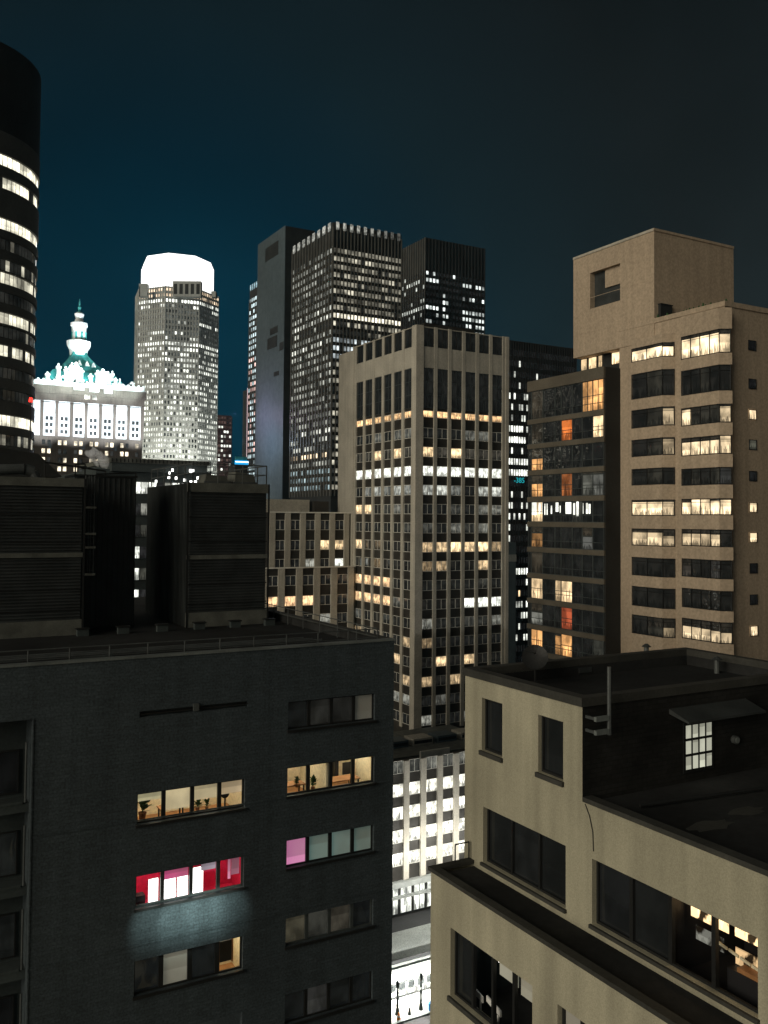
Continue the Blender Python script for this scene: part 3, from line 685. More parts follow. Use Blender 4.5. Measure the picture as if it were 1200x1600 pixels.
def xblind(par, c, s0, s1, z0, z1, col, n=-.42, m='blind'):
    q = MB(); q.fq('x', c, s0, s1, z0, z1, n, m, col); return q.build('window_blind', par)
hw = (Wd[1]-Wd[0])/4; zm_ = (Wd[2]+Wd[3])/2
WMs = (2.2, 1.45, .72)
for i, (a, b, za, zb_, col) in enumerate(((.05, .95, zm_+.25, Wd[3]+.2, k(WMs, 1.1)), (1.08, 1.95, zm_+.22, Wd[3]+.2, WMs), (.05, 1.0, zm_-.45, zm_-.05, k(WMs, .35)), (1.25, 1.9, zm_-.35, zm_+.0, k(GR, .5)))):
    o_ = xblind(bb, BX, Wd[0]+a*hw, Wd[0]+b*hw, za, zb_, col, -.8-.1*(i > 1), 'sparkle'); o_.name = 'lit_interior'
q = MB()
for i in range(5):
    y0_ = Wd[0]+.1+i*.33; q.loft([[(BX+x_, y0_, Wd[2]+.55+i*.05), (BX+x_, y0_+.28, Wd[2]+.60+i*.05), (BX+x_, y0_+.28, Wd[2]+.66+i*.05), (BX+x_, y0_, Wd[2]+.61+i*.05)] for x_ in (.7, .74)], 'cream')
q.box(BX+.6, BX+1.0, Wd[0]+.05, Wd[0]+hw*1.0, Wd[2]-.25, Wd[2]+.42, 'dark'); tag(q.build('sideboard'), 'dark sideboard with pale slats in the right wide lit window', 'sideboard')
q = MB(); q.box(BX+.62, BX+1.1, Wd[0]+.02, Wd[0]+hw*.8, Wd[2]+.421, Wd[2]+.52, 'wood'); tag(q.build('tray'), 'brown tray on the dark sideboard in the right wide window', 'tray')
# dim room of the lower window, bright things beyond
ro = roomx(bb, LX, Wf[0]-.1, Wf[1]+.1, Wf[2], Wf[3], 2.6, 'darkconc', 'whites', 0, fm='roofdark')
h4 = (Wf[1]-Wf[0])/4
xblind(bb, LX, Wf[0]+.05, Wf[0]+h4-.05, Wf[3]-.75, Wf[3], (.10, .10, .075), -.36)
xblind(bb, LX, Wf[0]+h4+.05, Wf[0]+2*h4-.05, Wf[3]-.62, Wf[3], (.13, .13, .10), -.36)
q = MB(); rq = random.Random(11)
for i in range(16):
    y = rq.uniform(Wf[0]+2.15*h4, Wf[1]-.35*h4); z = rq.uniform(Wf[3]-1.0, Wf[3]-.1); a = rq.uniform(.03, .12)
    pts = [(LX+1.3, y+math.cos(t_*1.05)*a*rq.uniform(.4, 1.2), z+math.sin(t_*1.05)*a*rq.uniform(.6, 1.5)) for t_ in range(6)]; q.face(pts, 'white')
q.build('lit_ornament'); tag(bpy.data.objects['lit_ornament'], 'cluster of small glowing white ornaments behind lowest left window', 'ornament')
for i, (f0, lb) in enumerate(((3.0, 'glossy white board leaning low in the lowest window, farther one'), (2.1, 'glossy white board leaning low in the lowest window, nearer one'))):
    q = MB(); y0_ = Wf[0]+f0*h4; q.loft([[(LX+.5, y0_, Wf[2]+.1), (LX+.5, y0_+h4*.7, Wf[2]+.25), (LX+.5, y0_+h4*.7, Wf[2]+.42), (LX+.5, y0_, Wf[2]+.28)], [(LX+.55, y0_, Wf[2]+.1), (LX+.55, y0_+h4*.7, Wf[2]+.25), (LX+.55, y0_+h4*.7, Wf[2]+.42), (LX+.55, y0_, Wf[2]+.28)]], 'paper')
    q.box(LX+.5, LX+.54, y0_+.1, y0_+.16, Wf[2]-.3, Wf[2]+.11, 'paper')
    tag(q.build('board'), lb, 'board')
# side wall window with twelve lights, ledge over it, pipe, lamp
a = pY(1069, 1132, BYn); b = pY(1112, 1197, BYn)
f = MB(); f.fb('y', BYn, a.x-.06, b.x+.06, b.z-.06, a.z+.06, .004, .03, 'framed')
wo = f.build('window', bb)
for i in range(4):
    for j in range(3):
        q = MB(); dx_ = (b.x-a.x)/4; dz_ = (a.z-b.z)/3
        cc = k((.52, .53, .42), rnd.uniform(.55, 1.1))
        q.fq('y', BYn, a.x+i*dx_+.035, a.x+(i+1)*dx_-.035, b.z+j*dz_+.04, b.z+(j+1)*dz_-.04, .034, 'blind', cc); q.build('pane', wo)
q = MB(); c0 = pY(1066, 1126, BYn-.5); c1_ = pY(1186, 1110, BYn-.5)
q.loft([[(c0.x, BYn-.003, c0.z+.25), (c0.x, BYn-.75, c0.z), (c0.x, BYn-.75, c0.z-.06), (c0.x, BYn-.003, c0.z+.1)], [(c1_.x, BYn-.003, c0.z+.25), (c1_.x, BYn-.75, c0.z), (c1_.x, BYn-.75, c0.z-.06), (c1_.x, BYn-.003, c0.z+.1)]], 'louv'); q.build('canopy', bb)
q = MB(); c0 = pY(1146, 1155, BYn); q.tube((c0.x, BYn-.003, c0.z), (c0.x, BYn-.14, c0.z), .13, 'steel', 14); q.tube((c0.x, BYn-.142, c0.z), (c0.x, BYn-.17, c0.z), .09, 'coping', 14); q.build('bulkhead_lamp', bb)
t = thing('vent_pipe', 'upright grey pipe with two arms on the black side wall', 'pipe')
c0 = pY(952, 1042, BYn-.4); c1_ = pY(952, 1148, BYn-.4); q = MB(); q.tube(c0, c1_, .06, 'steel', 8); q.build('pipe', t)
for v in (1120, 1141):
    a_ = pY(930, v-2, BYn-.4); b_ = pY(950, v, BYn-.4); q = MB(); q.box(a_.x, b_.x, a_.y-.05, a_.y+.05, b_.z-.09, b_.z+.04, 'coping'); q.box(a_.x, a_.x+.06, a_.y+.051, BYn-.003, b_.z-.06, b_.z+.02, 'steel'); q.build('arm', t)
# satellite dish on the roof
t = thing('satellite_dish', 'dark satellite dish on the black roof near its far edge', 'satellite dish')
dc = pZ(836, 1028, BZ+.3); 
q = MB(); ax = Vector((-.55, -.65, .45)).normalized(); t1_ = ax.orthogonal().normalized(); t2_ = ax.cross(t1_)
rings = []
for j in range(6):
    r_ = .44*j/5+.001; rings.append([dc+ax*(r_*r_*.5)+(t1_*math.cos(i*.3927)+t2_*math.sin(i*.3927))*r_ for i in range(16)])
q.loft(rings, 'framed', False); q.build('dish', t)
q = MB(); q.tube(dc-ax*.02, (dc.x+.1, dc.y+.1, BZ-.6), .04, 'framed', 8); q.build('mast', t)
q = MB(); q.tube(dc-t2_*.4, dc+ax*.55, .018, 'framed', 6); q.tube(dc+ax*.52, dc+ax*.62, .05, 'framed', 8); q.build('feed_arm', t)
q = MB(); dc2 = pZ(905, 1040, BZ-.3); q.box(dc2.x-.4, dc2.x+.4, dc2.y-.3, dc2.y+.3, BZ-.6, BZ-.25, 'framed'); q.box(dc2.x-.3, dc2.x+.3, dc2.y-.34, dc2.y-.302, BZ-.5, BZ-.32, 'louv')
tag(q.build('roof_unit'), 'low black unit lying on the buff building roof', 'air conditioner')

# ================================================================== TAN APARTMENT TOWER (right)
TC = P(1133, 600, 86); TX, TY = TC.x, TC.y
tb = thing('apartment_tower', 'tan brick apartment tower with stacked bay windows, at right', 'building')
def tz(u, v): return pX(u, v, TX).z
TYl = pX(968, 700, TX).y
tpz = pX(1125, 480, TX).z; tpl = tpz
TX1 = pY(1290, 600, TY).x
q = MB(); q.box(TX, TX1, TY, TYl-.01, 0, tpz-.002, 'tan'); q.build('wall', tb)
q = MB(); q.box(TX-.12, TX+.35, TY-.12, TYl, tpz, tpz+.5, 'tan'); q.box(TX+.352, TX1, TY-.12, TY+.3, tpz, tpz+.5, 'tan')
rr4 = random.Random(9)
q.build('parapet', tb)
q = MB(); y = TY
while y < TYl-1:
    q.tube((TX+.2, y, tpz+.5), (TX+.2+rr4.uniform(-.1, .1), y, tpz+.5+rr4.uniform(.1, .45)), .16, 'leaf', 6, .05); y += rr4.uniform(.3, .7)
tag(q.build('planting'), 'dark low plants in a row along the tan parapet', 'plants', None, 'stuff')
# top box (tank house)
bxc = TX+.02
b0 = pX(1023, 357, bxc); b1 = pX(897, 405, bxc); bz = b0.z; bzb = pX(897, 560, bxc).z
by0, by1 = b0.y, b1.y; bx1 = pY(1146, 390, by0).x
hq = [win_px(bxc, 923, 970, 427, 483)]
q = MB(); q.holes('x', bxc-.1, by0, by1, bzb, bz, hq, .8, 'tan'); 
q.face([(bxc-.1, by0, bzb), (bx1, by0, bzb), (bx1, by0, bz), (bxc-.1, by0, bz)], 'tan'); q.face([(bxc-.1, by1, bzb), (bx1, by1, bzb), (bx1, by1, bz), (bxc-.1, by1, bz)], 'tan')
q.face([(bxc-.1, by0, bz-.3), (bx1, by0, bz-.3), (bx1, by1, bz-.3), (bxc-.1, by1, bz-.3)], 'roofdark'); q.face([(bx1, by0, bzb), (bx1, by1, bzb), (bx1, by1, bz), (bx1, by0, bz)], 'tan')
q.face([(bxc-.1, by0, bzb), (bx1, by0, bzb), (bx1, by1, bzb), (bxc-.1, by1, bzb)], 'tan')
for v in (455, 510):
    zz = pX(960, v, bxc).z; q.fb('x', bxc-.1, by0+.02, by1-.02, zz, zz+.05, .003, .02, 'tan')
q.build('tank_house_wall', tb)
q = MB(); q.fb('x', bxc-.1, by0, by1, bz-.25, bz+.02, .004, .09, 'stonel'); q.fb('y', by0, bxc-.19, bx1, bz-.25, bz+.02, .004, .09, 'tan'); q.build('coping', tb)
q = MB(); h_ = hq[0]; q.fq('x', bxc-.1, h_[0]-.1, h_[1]+.1, h_[2]-.1, h_[3]+.1, -.7, 'louv'); q.fb('x', bxc-.1, h_[0], h_[0]+(h_[1]-h_[0])*.6, (h_[2]+h_[3])/2, h_[3], -.69, -.5, 'tan'); q.build('opening_grille', tb)
# penthouse strip under the box
q = MB(); pz0 = pX(945, 577, TX).z; q.box(TX+1.2, TX+9, TYl+.02, by1, pz0, bzb-.005, 'black'); q.build('penthouse_wall', tb)
pw = Wins(tb, 'penthouse_window')
for (ua, ub, col) in ((908, 918, k(WM, .5)), (920, 933, WM), (935, 942, k(WM, .45)), (956, 969, WM)):
    a_ = pX(ua, 560, TX+1.2).y; b_ = pX(ub, 560, TX+1.2).y; pw.add('x', TX+1.2, b_, a_, pz0+.6, pz0+2.0, .03, col, 1, .06, 'framed', 'panew')
pw.done()
# window bays
PW = 'panew'
def bay(yL, yR, rows, name, topz):
    n = .95; ch = .85 if name == 'l' else .7
    def poly(e): return [(TX+.01, yL), (TX-n-e, yL), (TX-n-e, yR+ch), (TX+.01, yR)]
    for i, (zb_, zt_, lits) in enumerate(rows):
        zprev = rows[i-1][0] if i else topz
        q = MB(); q.prism(poly(.08) if i else poly(.05), zt_, zprev, 'stonel' if False else 'tan'); q.build('bay_band', tb)
        q = MB(); A = Vector((TX-n, yL, 0)); B = Vector((TX-n, yR+ch, 0)); D_ = Vector((TX-.12, yR+.08, 0))
        nl = len(lits)-1
        segs = [(A+(B-A)*(j/nl), A+(B-A)*((j+1)/nl), lits[j]) for j in range(nl)]+[(B, D_, lits[-1])]
        q.prism([(TX+.01, yL-.02), (TX-n+.3, yL-.02), (TX-n+.3, yR+ch+.05), (TX+.01, yR+.6)], zb_, zt_, 'black')
        for (a_, b_, col) in segs:
            d_ = (b_-a_).normalized(); nn_ = Vector((d_.y, -d_.x, 0)); nn_ = nn_ if nn_.dot(Vector((-1, -.5, 0))) > 0 else -nn_
            o_ = -nn_*.08
            frac = 1.0
            if len(col) == 2: frac, col = col
            zm = zb_+(zt_-zb_)*frac
            q.face([a_+o_+Vector((0, 0, zb_)), b_+o_+Vector((0, 0, zb_)), b_+o_+Vector((0, 0, zm)), a_+o_+Vector((0, 0, zm))], PW, col)
            if frac < 1: q.face([a_+o_+Vector((0, 0, zm)), b_+o_+Vector((0, 0, zm)), b_+o_+Vector((0, 0, zt_)), a_+o_+Vector((0, 0, zt_))], PW, (.03, .025, .018))
        wo_ = q.build('bay_window', tb)
        q = MB()
        for (a_, b_, col) in segs:
            for p_ in (a_, b_): q.tube((p_.x, p_.y, zb_), (p_.x, p_.y, zt_), .055, 'framed', 6)
            for zz in (zb_+.05, zt_-.05): q.tube((a_.x, a_.y, zz), (b_.x, b_.y, zz), .05, 'framed', 6)
            zz = zt_-(zt_-zb_)*.22; q.tube((a_.x, a_.y, zz), (b_.x, b_.y, zz), .025, 'framed', 5)
        q.build('frame', wo_)
    q = MB(); q.prism(poly(.08), rows[-1][0]-6, rows[-1][0], 'tan'); q.build('bay_band', tb)
def ys(u): return pX(u, 760, TX-.9).y
WB = (1.9, 1.45, .88); d0 = (.012, .011, .009); d1 = (.03, .027, .02)
vb = [(519, 556), (574, 614), (634, 663), (682, 711), (731, 758), (779, 805), (827, 854), (874, 903), (921, 952), (969, 1002)]
L9 = [[(.85, WB), (.85, WB), (.85, WB), (.85, WB), (.8, k(WB, .8))],
      [d0, d0, d1, d0, d0], [(.9, k(WB, .75)), (.5, d1), d1, d1, (.85, k(WB, .6))],
      [(.75, WB), (.75, k(WB, .85)), (.75, k(WB, .85)), (.75, k(WB, .95)), WB], [d0, d1, d0, d1, (.03, .03, .028)],
      [(.8, WB), WB, WB, (.85, WB), (.9, WB)], [(.72, k(WB, .42)), (.72, k(WB, .45)), (.72, k(WB, .4)), (.7, k(WB, .5)), d0],
      [(.6, (.06, .05, .04)), d0, d0, (.05, .045, .04), d0], [d0]*5, [(.6, k(WB, .6)), (.6, k(WB, .6)), (.58, k(WB, .55)), (.55, k(WB, .6)), (.5, k(WB, .3))]]
rows = [(pX(1100, b_, TX-.9).z, pX(1100, a_, TX-.9).z, L9[i]) for i, (a_, b_) in enumerate(vb)]
bay(ys(1066), ys(1135), rows, 'r', tpz-.3)
vb = [(541, 563), (582, 622), (639, 668), (686, 713), (732, 758), (781, 806), (826, 853), (871, 900), (917, 948), (962, 992)]
L8 = [[(.8, WB), (.8, WB), (.7, WB)], [d0, d1, d0], [d0, d1, (.9, k(WB, .3))], [d0, d1, (.9, k(WB, .25))], [d0, d1, d0], [(.85, WB), (.85, WB), (.85, k(WB, .5))],
      [(.8, k(WB, .55)), (.8, k(WB, .6)), (.6, k(WB, .3))], [d0]*3, [d0]*3, [d0, (.5, d1), (.5, k(WB, .15))]]
rows = [(pX(1008, b_, TX-.9).z, pX(1008, a_, TX-.9).z, L8[i]) for i, (a_, b_) in enumerate(vb)]
bay(ys(988), ys(1046), rows, 'l', pX(1010, 527, TX-.9).z)
# small windows on the shaded side
sw = Wins(tb, 'small_window'); a_ = pY(1169, 600, TY).x; b_ = pY(1181, 600, TY).x
for i, v in enumerate((540, 600, 648, 695, 744, 793, 840, 888, 937, 986)):
    zc = pY(1175, v, TY).z; lit_ = i in (2, 5, 6, 9); sw.add('y', TY, a_, b_, zc-.5, zc+.5, .03, k(WB, .8) if lit_ else ((.08, .08, .06) if i == 3 else (.01, .01, .01)), 1, .07, 'framed', PW)
sw.done()
q = MB(); a_ = pY(1050, 500, TY+6).x
q.box(TX+.5, TX+2.2, TYl-5.5, TYl-.4, tpz+.01, tpz+2.0, 'black'); q.box(TX+.45, TX+2.25, TYl-5.55, TYl-.35, tpz+2.002, tpz+2.12, 'framed'); q.build('roof_plant_room', tb)
# glass fronted wing
gyr = pX(946, 700, TX-2.2).y; GX = TX-2.2; gyl = pX(826, 700, GX).y
gwz = pX(945, 573, GX).z
gwing = thing('glass_wing', 'dark glass fronted apartment wing left of the tan bays', 'building')
q = MB(); q.box(GX, TX-.002, gyr, gyl, 0, gwz, 'black'); q.box(TX-.001, TX+14, TYl, gyl, 0, gwz-.01, 'black'); q.build('wall', gwing)
q = MB(); q.fb('x', GX, gyr, gyl, gwz-1.25, gwz, .004, .25, 'tanband')
fl_z = [pX(900, v, GX).z for v in (650, 691, 735, 779, 820, 862, 905, 947, 990, 1033)]
q.build('top_band', gwing)
for zz in fl_z:
    q = MB(); q.fb('x', GX, gyr, gyl, zz-.28, zz+.28, .006, .22, 'tanband'); q.build('floor_band', gwing)
cu = [826, 831, 849, 868, 877.5, 895, 910.5, 927, 944]
cy_ = [pX(u, 760, GX).y for u in cu]
lit_g = {(0, 6): (1, k(OR, 1.2)), (0, 7): (1, k(OR, 1.35)), (1, 4): (1, (1.0, .25, .05)), (1, 7): (1, k(WM, .9)),
         (2, 1): (.55, k(OR, 1.15)), (3, 1): (.62, k(OR, 1.1)), (3, 4): (1, (.50, .15, .04)), (4, 1): (1, k(WM, .7)), (5, 1): (.7, k(OR, .3)), (5, 6): (.6, (.1, .1, .09)),
         (7, 1): (1, k(WM, .8)), (7, 3): (1, k(WM, .7)), (7, 4): (1, k(WM, .95)), (8, 4): (1, (.5, .10, .04)), (8, 1): (.6, k(GR, .6)), (9, 1): (1, k(OR, 1.2)), (9, 3): (.9, k(OR, .6)), (9, 4): (1, k(OR, 1.25)),
         (3, 6): (.9, (.12, .12, .10)), (3, 7): (.9, (.16, .16, .14)), (4, 5): (1, (.05, .05, .04)), (9, 7): (1, (.05, .05, .04))}
tops = [gwz-1.25]+[z-.28 for z in fl_z]; bots = [z+.28 for z in fl_z]
gwn = Wins(gwing)
for i in range(10):
    for j in range(8):
        a_, b_ = cy_[j+1], cy_[j]
        fr_, col = lit_g.get((i, j), (1, (.010, .010, .009) if j not in (1,) else (.045, .036, .024)))
        zt_ = tops[i]; zb_ = bots[i]; zm = zb_+(zt_-zb_)*fr_
        gwn.add('x', GX, a_, b_, zb_, zm, .03, col, 2 if (i, j) in ((0, 6), (0, 7), (2, 1), (3, 1), (9, 1)) else 1, .07, 'frameg', PW, 1 if sum(col) > .3 else 0)
        if fr_ < 1: gwn.add('x', GX, a_, b_, zm, zt_, .03, (.045, .036, .024), 1, .07, 'frameg', PW)
        gl = zb_+.75
gwn.done(120)
q = MB()
for i in range(10): q.fb('x', GX, gyr, cy_[2], bots[i]+.78, bots[i]+.84, .05, .16, 'frameg')
q.build('guard_rail', gwing)
# glowing strips painting in a reflected window row, fifth storey glass
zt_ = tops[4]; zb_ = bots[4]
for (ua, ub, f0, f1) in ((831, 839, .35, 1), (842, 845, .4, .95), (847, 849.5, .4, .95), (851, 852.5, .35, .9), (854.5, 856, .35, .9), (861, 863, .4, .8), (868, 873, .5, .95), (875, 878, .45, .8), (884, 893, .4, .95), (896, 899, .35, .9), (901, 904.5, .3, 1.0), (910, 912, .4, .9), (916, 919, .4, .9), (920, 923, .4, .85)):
    q = MB(); q.fq('x', GX, pX(ub, 790, GX).y, pX(ua, 790, GX).y, zb_+(zt_-zb_)*f0, zb_+(zt_-zb_)*f1, .036, 'blind', k(WH, .75)); q.build('painted_reflection_strip', gwing)

# ================================================================== WHITE PIERED TOWER (centre)
WC = P(652, 508, 162); VX, VY, VZ = WC.x, WC.y, WC.z
wt = thing('office_tower', 'pale limestone office tower with vertical piers in the centre', 'building')
vy1 = pX(553, 700, VX).y; vx1 = pY(793, 700, VY).x
def vz(v, u=652): return pX(u, v, VX).z
H = 29.8*162/F
base = vz(735)
podz = pY(640, 1187, P(640, 1187, 137).y).z
q = MB(); q.box(VX+.02, vx1-.02, VY+.02, vy1, 0, VZ-.8, 'spand'); q.build('core_wall', wt)
nbx, nby = 6, 6
px0 = VX+1.15; pitx = (vx1-.75-px0)/6
py0 = VY+1.15; pity = (vy1-.5-py0)/6
pwid = pitx*.23; pwidy = pity*.23
q = MB()
q.box(VX-.45, VX+1.15, VY-.45, VY+1.15, podz-1, VZ, 'stonel')                   # corner pier
for i in range(1, 7):
    a_ = px0+i*pitx; q.fb('y', VY, a_-pwid, a_, podz-1, VZ-.02, .0, .30, 'stone')
    a_ = py0+i*pity; q.fb('x', VX, a_-pwidy, a_, podz-1, VZ-.02, .0, .30, 'stone')
q.fb('y', VY, vx1-.75, vx1, podz-1, VZ-.03, 0.0, .43, 'stonel'); q.fb('x', VX, vy1-.5, vy1, podz-1, VZ-.03, 0, .43, 'stonel')
q.build('pier', wt)
def bays():
    for f_, c_, s0_, pt_, w_ in (('y', VY, px0, pitx, pwid), ('x', VX, py0, pity, pwidy)):
        for i in range(6): yield f_, c_, i, s0_+i*pt_, s0_+(i+1)*pt_-w_
ww = Wins(wt)
z_band0, z_band1 = vz(573), vz(540)
sp_ = MB()
for f_, c_, i, a_, b_ in bays():
    sp_.fb(f_, c_, a_, b_, z_band0, z_band1, .004, .24, 'stone'); sp_.fb(f_, c_, a_, b_, vz(510.3), VZ-.10, .004, .22, 'stone')
sp_.build('stone_band', wt)
LB = {0: ('both', WH, 1.0)}
for f_, c_, i, a_, b_ in bays():
    zt_ = vz(510.3)-.01; ww.add(f_, c_, a_, b_, z_band1, zt_, .06, (.007, .007, .006), 2, .07, 'spand')
    ww.add(f_, c_, a_, b_, vz(636), z_band0, .06, (.009, .009, .008), 2, .10, 'whitefr' if False else 'frameg', 'pane', 2)
def litv(f_, r, i):
    far = 5-i if f_ == 'x' else i
    rr = random.Random(hash((f_ == 'x', r, i)) & 0xffff)
    if r == 3: return k((1.9, 1.15, .55), rr.uniform(.6, 1.0))
    if r == 0: return k(WH, rr.uniform(.85, 1.1))
    if r == 2: return k(GR, .35) if (f_ == 'x' and i < 2) or rr.random() < .25 else (.012, .012, .011)
    if r == 1: return (k(WM, rr.uniform(.25, .9)) if rr.random() < .45 else (.05, .045, .035))
    if r == -1: return k(WH, rr.uniform(.08, .4)) if rr.random() < .75 else (.012, .012, .011)
    if r == -2: return (k(WM, .9) if f_ == 'x' and i >= 4 else (k(GR, rr.uniform(.1, .6)) if rr.random() < .4 else (.012, .012, .011)))
    if r == -4: return (k(WM, [.35, .6, .9, .8, 1.0, .25][i]) if f_ == 'y' else (k(WM, .7) if i == 5 else (.015, .014, .012)))
    if r == -5: return k(WM, rr.uniform(.1, .5)) if rr.random() < .4 else (.014, .013, .011)
    if r in (-6, -7) and f_ == 'x' and i >= 2: return k((1.9, 1.2, .62), rr.uniform(.6, .95)) if r == -7 or True else 0
    if r == -7 and f_ == 'y': return k(WH, .95) if i >= 3 else (.014, .013, .011)
    if r == -9: return k(WM, rr.uniform(.1, .4)) if rr.random() < .3 else (.012, .012, .011)
    if r in (-10, -11): return k(WM, rr.uniform(.15, .6)) if rr.random() < .45 else (.014, .013, .011)
    if r in (-12, -13): return k(GR, rr.uniform(.2, .9)) if rr.random() < .4 else (.012, .012, .011)
    return k(GR, rr.choice([.08, .12, .2, .5])) if rr.random() < .42 else (.016, .016, .014)
r = 3; 
while base+r*H-1 > podz-2:
    zc = base+r*H; hh = H*.54 if r != 3 else H*.36
    for f_, c_, i, a_, b_ in bays():
        ww.add(f_, c_, a_, b_, zc-hh/2, zc+hh/2, .06, litv(f_, r, i), 2, .075, 'whitefr')
    r -= 1
ww.done(100)
# blank rear slab
sy1 = pX(532, 650, VX).y; slz = pX(545, 551, VX).z
q = MB(); q.box(VX-.42, VX+20, vy1+.02, sy1, 0, slz, 'stonel'); q.build('blank_slab', wt)
q = MB(); q.box(VX+4, vx1-5, VY+4, vy1-4, VZ-.8, VZ+1.6, 'spand'); q.box(VX+1, VX+1.3, VY+1.2, vy1-1, VZ-.79, VZ+.2, 'framed'); q.build('roof_plant_room', wt)
# lower wings at left
for (nm, lb, yo, ut, vt, rws, lits, ul) in (('low_wing', 'upper stone wing with grid windows left of the pale tower', .0, 500, 800, 3, {(1, 3): k(WM, .7), (1, 4): k(WM, .55), (2, 2): k(GR, .9), (2, 4): k(WH, .8), (2, 5): (.15, .1, .08)}, 424),
                               ('low_wing', 'lower stone wing with three orange windows behind dark roof', -2.2, 500, 885, 6, {(1, 0): k((1.9, 1.15, .6), .8), (1, 1): k((1.9, 1.15, .6), .85), (1, 2): k((1.9, 1.15, .6), .85), (2, 3): k(GR, .9)}, 410)):
    wg = thing(nm, lb, 'building'); yy = vy1+.5+yo if not yo else vy1-1.7
    x0_ = pY(ul, 850, yy).x; x1_ = VX-.46; zt_ = pY(ut, vt, yy).z
    q = MB(); q.box(x0_, x1_, yy+.02, yy+18 if not yo else yy+2.1, 0, zt_-.15, 'spand'); q.build('core_wall', wg)
    nb_ = 5 if not yo else 5; pt_ = (x1_-x0_)/(nb_+.3); q = MB(); 
    for i in range(nb_+2):
        a_ = x0_+i*pt_-.5
        if a_+pt_*.34 > x1_: break
        q.fb('y', yy, a_, a_+pt_*.34, 0, zt_-.01, 0, .35, 'stone'); q.fb('y', yy, a_+pt_*.34, a_+pt_*.34+.12, 0, zt_-.01, 0, .2, 'whitefr')
    q.build('pier', wg)
    q = MB(); q.fb('y', yy, x0_-.5, x1_, zt_-.25, zt_, .003, .45, 'whitefr'); q.build('coping', wg)
    wl = Wins(wg); Hh = H*1.06
    for j in range(rws):
        zc = zt_-H*.85-j*Hh
        if j == 0: zc += .3
        for i in range(nb_+1):
            a_ = x0_+i*pt_-.5+pt_*.34+.13; b_ = min(a_+pt_*.66-.16, x1_-.05)
            if b_-a_ < 1: continue
            wl.add('y', yy, a_, b_, zc-.95, zc+1.0, .06, lits.get((j, i), (.012, .012, .011)), 2, .08, 'whitefr')
    wl.done()
    if not yo:
        q = MB(); q.box(x0_+.2, x0_+pt_*3.2, yy+5, yy+12, zt_-.14, zt_+2.5, 'stone'); q.box(x0_+pt_*3.4, x0_+pt_*4.4, yy+4, yy+8, zt_-.14, zt_+2.2, 'spand'); q.build('roof_penthouse', wg)
# podium nearer the street
PC = P(640, 1187, 137); py_ = PC.y; pz_ = PC.z
pd_ = thing('podium_building', 'low pale piered block with rows of bright windows by the street', 'building')
pxa = pY(560, 1250, py_).x; pxb = pY(800, 1250, py_).x
q = MB(); q.box(pxa, pxb, py_+.02, VY-.6, 0, pz_-.6, 'spand'); q.build('core_wall', pd_)
q = MB(); q.box(pxa, pxb, py_+3, VY-.62, pz_-.598, pz_-.4, 'band'); q.box(pxa, pxb, py_-.02, py_+.4, pz_-.59, pz_-.1, 'stone')
q.box(pY(655, 1180, py_+2).x, pY(700, 1172, py_+2).x, py_+1.5, py_+1.9, pz_-.6, pz_+.5, 'whitefr'); q.build('roof', pd_)
for i in range(6):
    q = MB(); xx_ = pxa+(i+.5)*(pxb-pxa)/6; q.box(xx_-2.2, xx_+1.6, py_+8, py_+11, pz_-.39, pz_+.7, 'stone' if i % 2 else 'slab'); q.box(xx_-2.0, xx_+1.4, py_+7.95, py_+7.998, pz_-.1, pz_+.4, 'framed'); q.build('roof_box', pd_)
pit = pY(682, 1250, py_).x-pY(656, 1250, py_).x; p00 = pY(656, 1250, py_).x
q = MB(); i = -4
while p00+i*pit < pxb:
    a_ = p00+i*pit
    if a_ > pxa: q.fb('y', py_, a_, a_+pit*.31, 5.5, pz_, 0, .4, 'stonel')
    i += 1
q.build('pier', pd_)
pwn = Wins(pd_); Hp = 35.3*137/F; z0p = pY(645, 1231, py_).z
for j in range(-1, 6):
    for i in range(-4, 6):
        a_ = p00+i*pit+pit*.31; b_ = p00+(i+1)*pit
        if a_ < pxa or b_ > pxb: continue
        zc = z0p-j*Hp
        if zc < 7: continue
        pwn.add('y', py_, a_+.02, b_-.02, zc-.98, zc+.95, .06, k((2.2, 2.15, 1.85), rnd.uniform(.8, 1.1)) if j >= 0 else k(GR, rnd.uniform(.1, .5)), 1 if j >= 0 else 2, .06, 'whitefr')
pwn.done()
q = MB(); q.fb('y', py_, pxa, pxb, 4.6, 5.4, .003, .9, 'greystone'); q.fb('y', py_, pxa, pxb, 2.9, 3.2, .003, .7, 'greystone'); q.build('canopy', pd_)
sh = Wins(pd_, 'shop_window')
for i in range(12):
    a_ = pxa+i*(pxb-pxa)/12; sh.add('y', py_, a_+.15, a_+(pxb-pxa)/12-.15, .4, 4.4, .06, k(WH, rnd.uniform(.5, 1.3)), 2, .1, 'frameg')
sh.done()

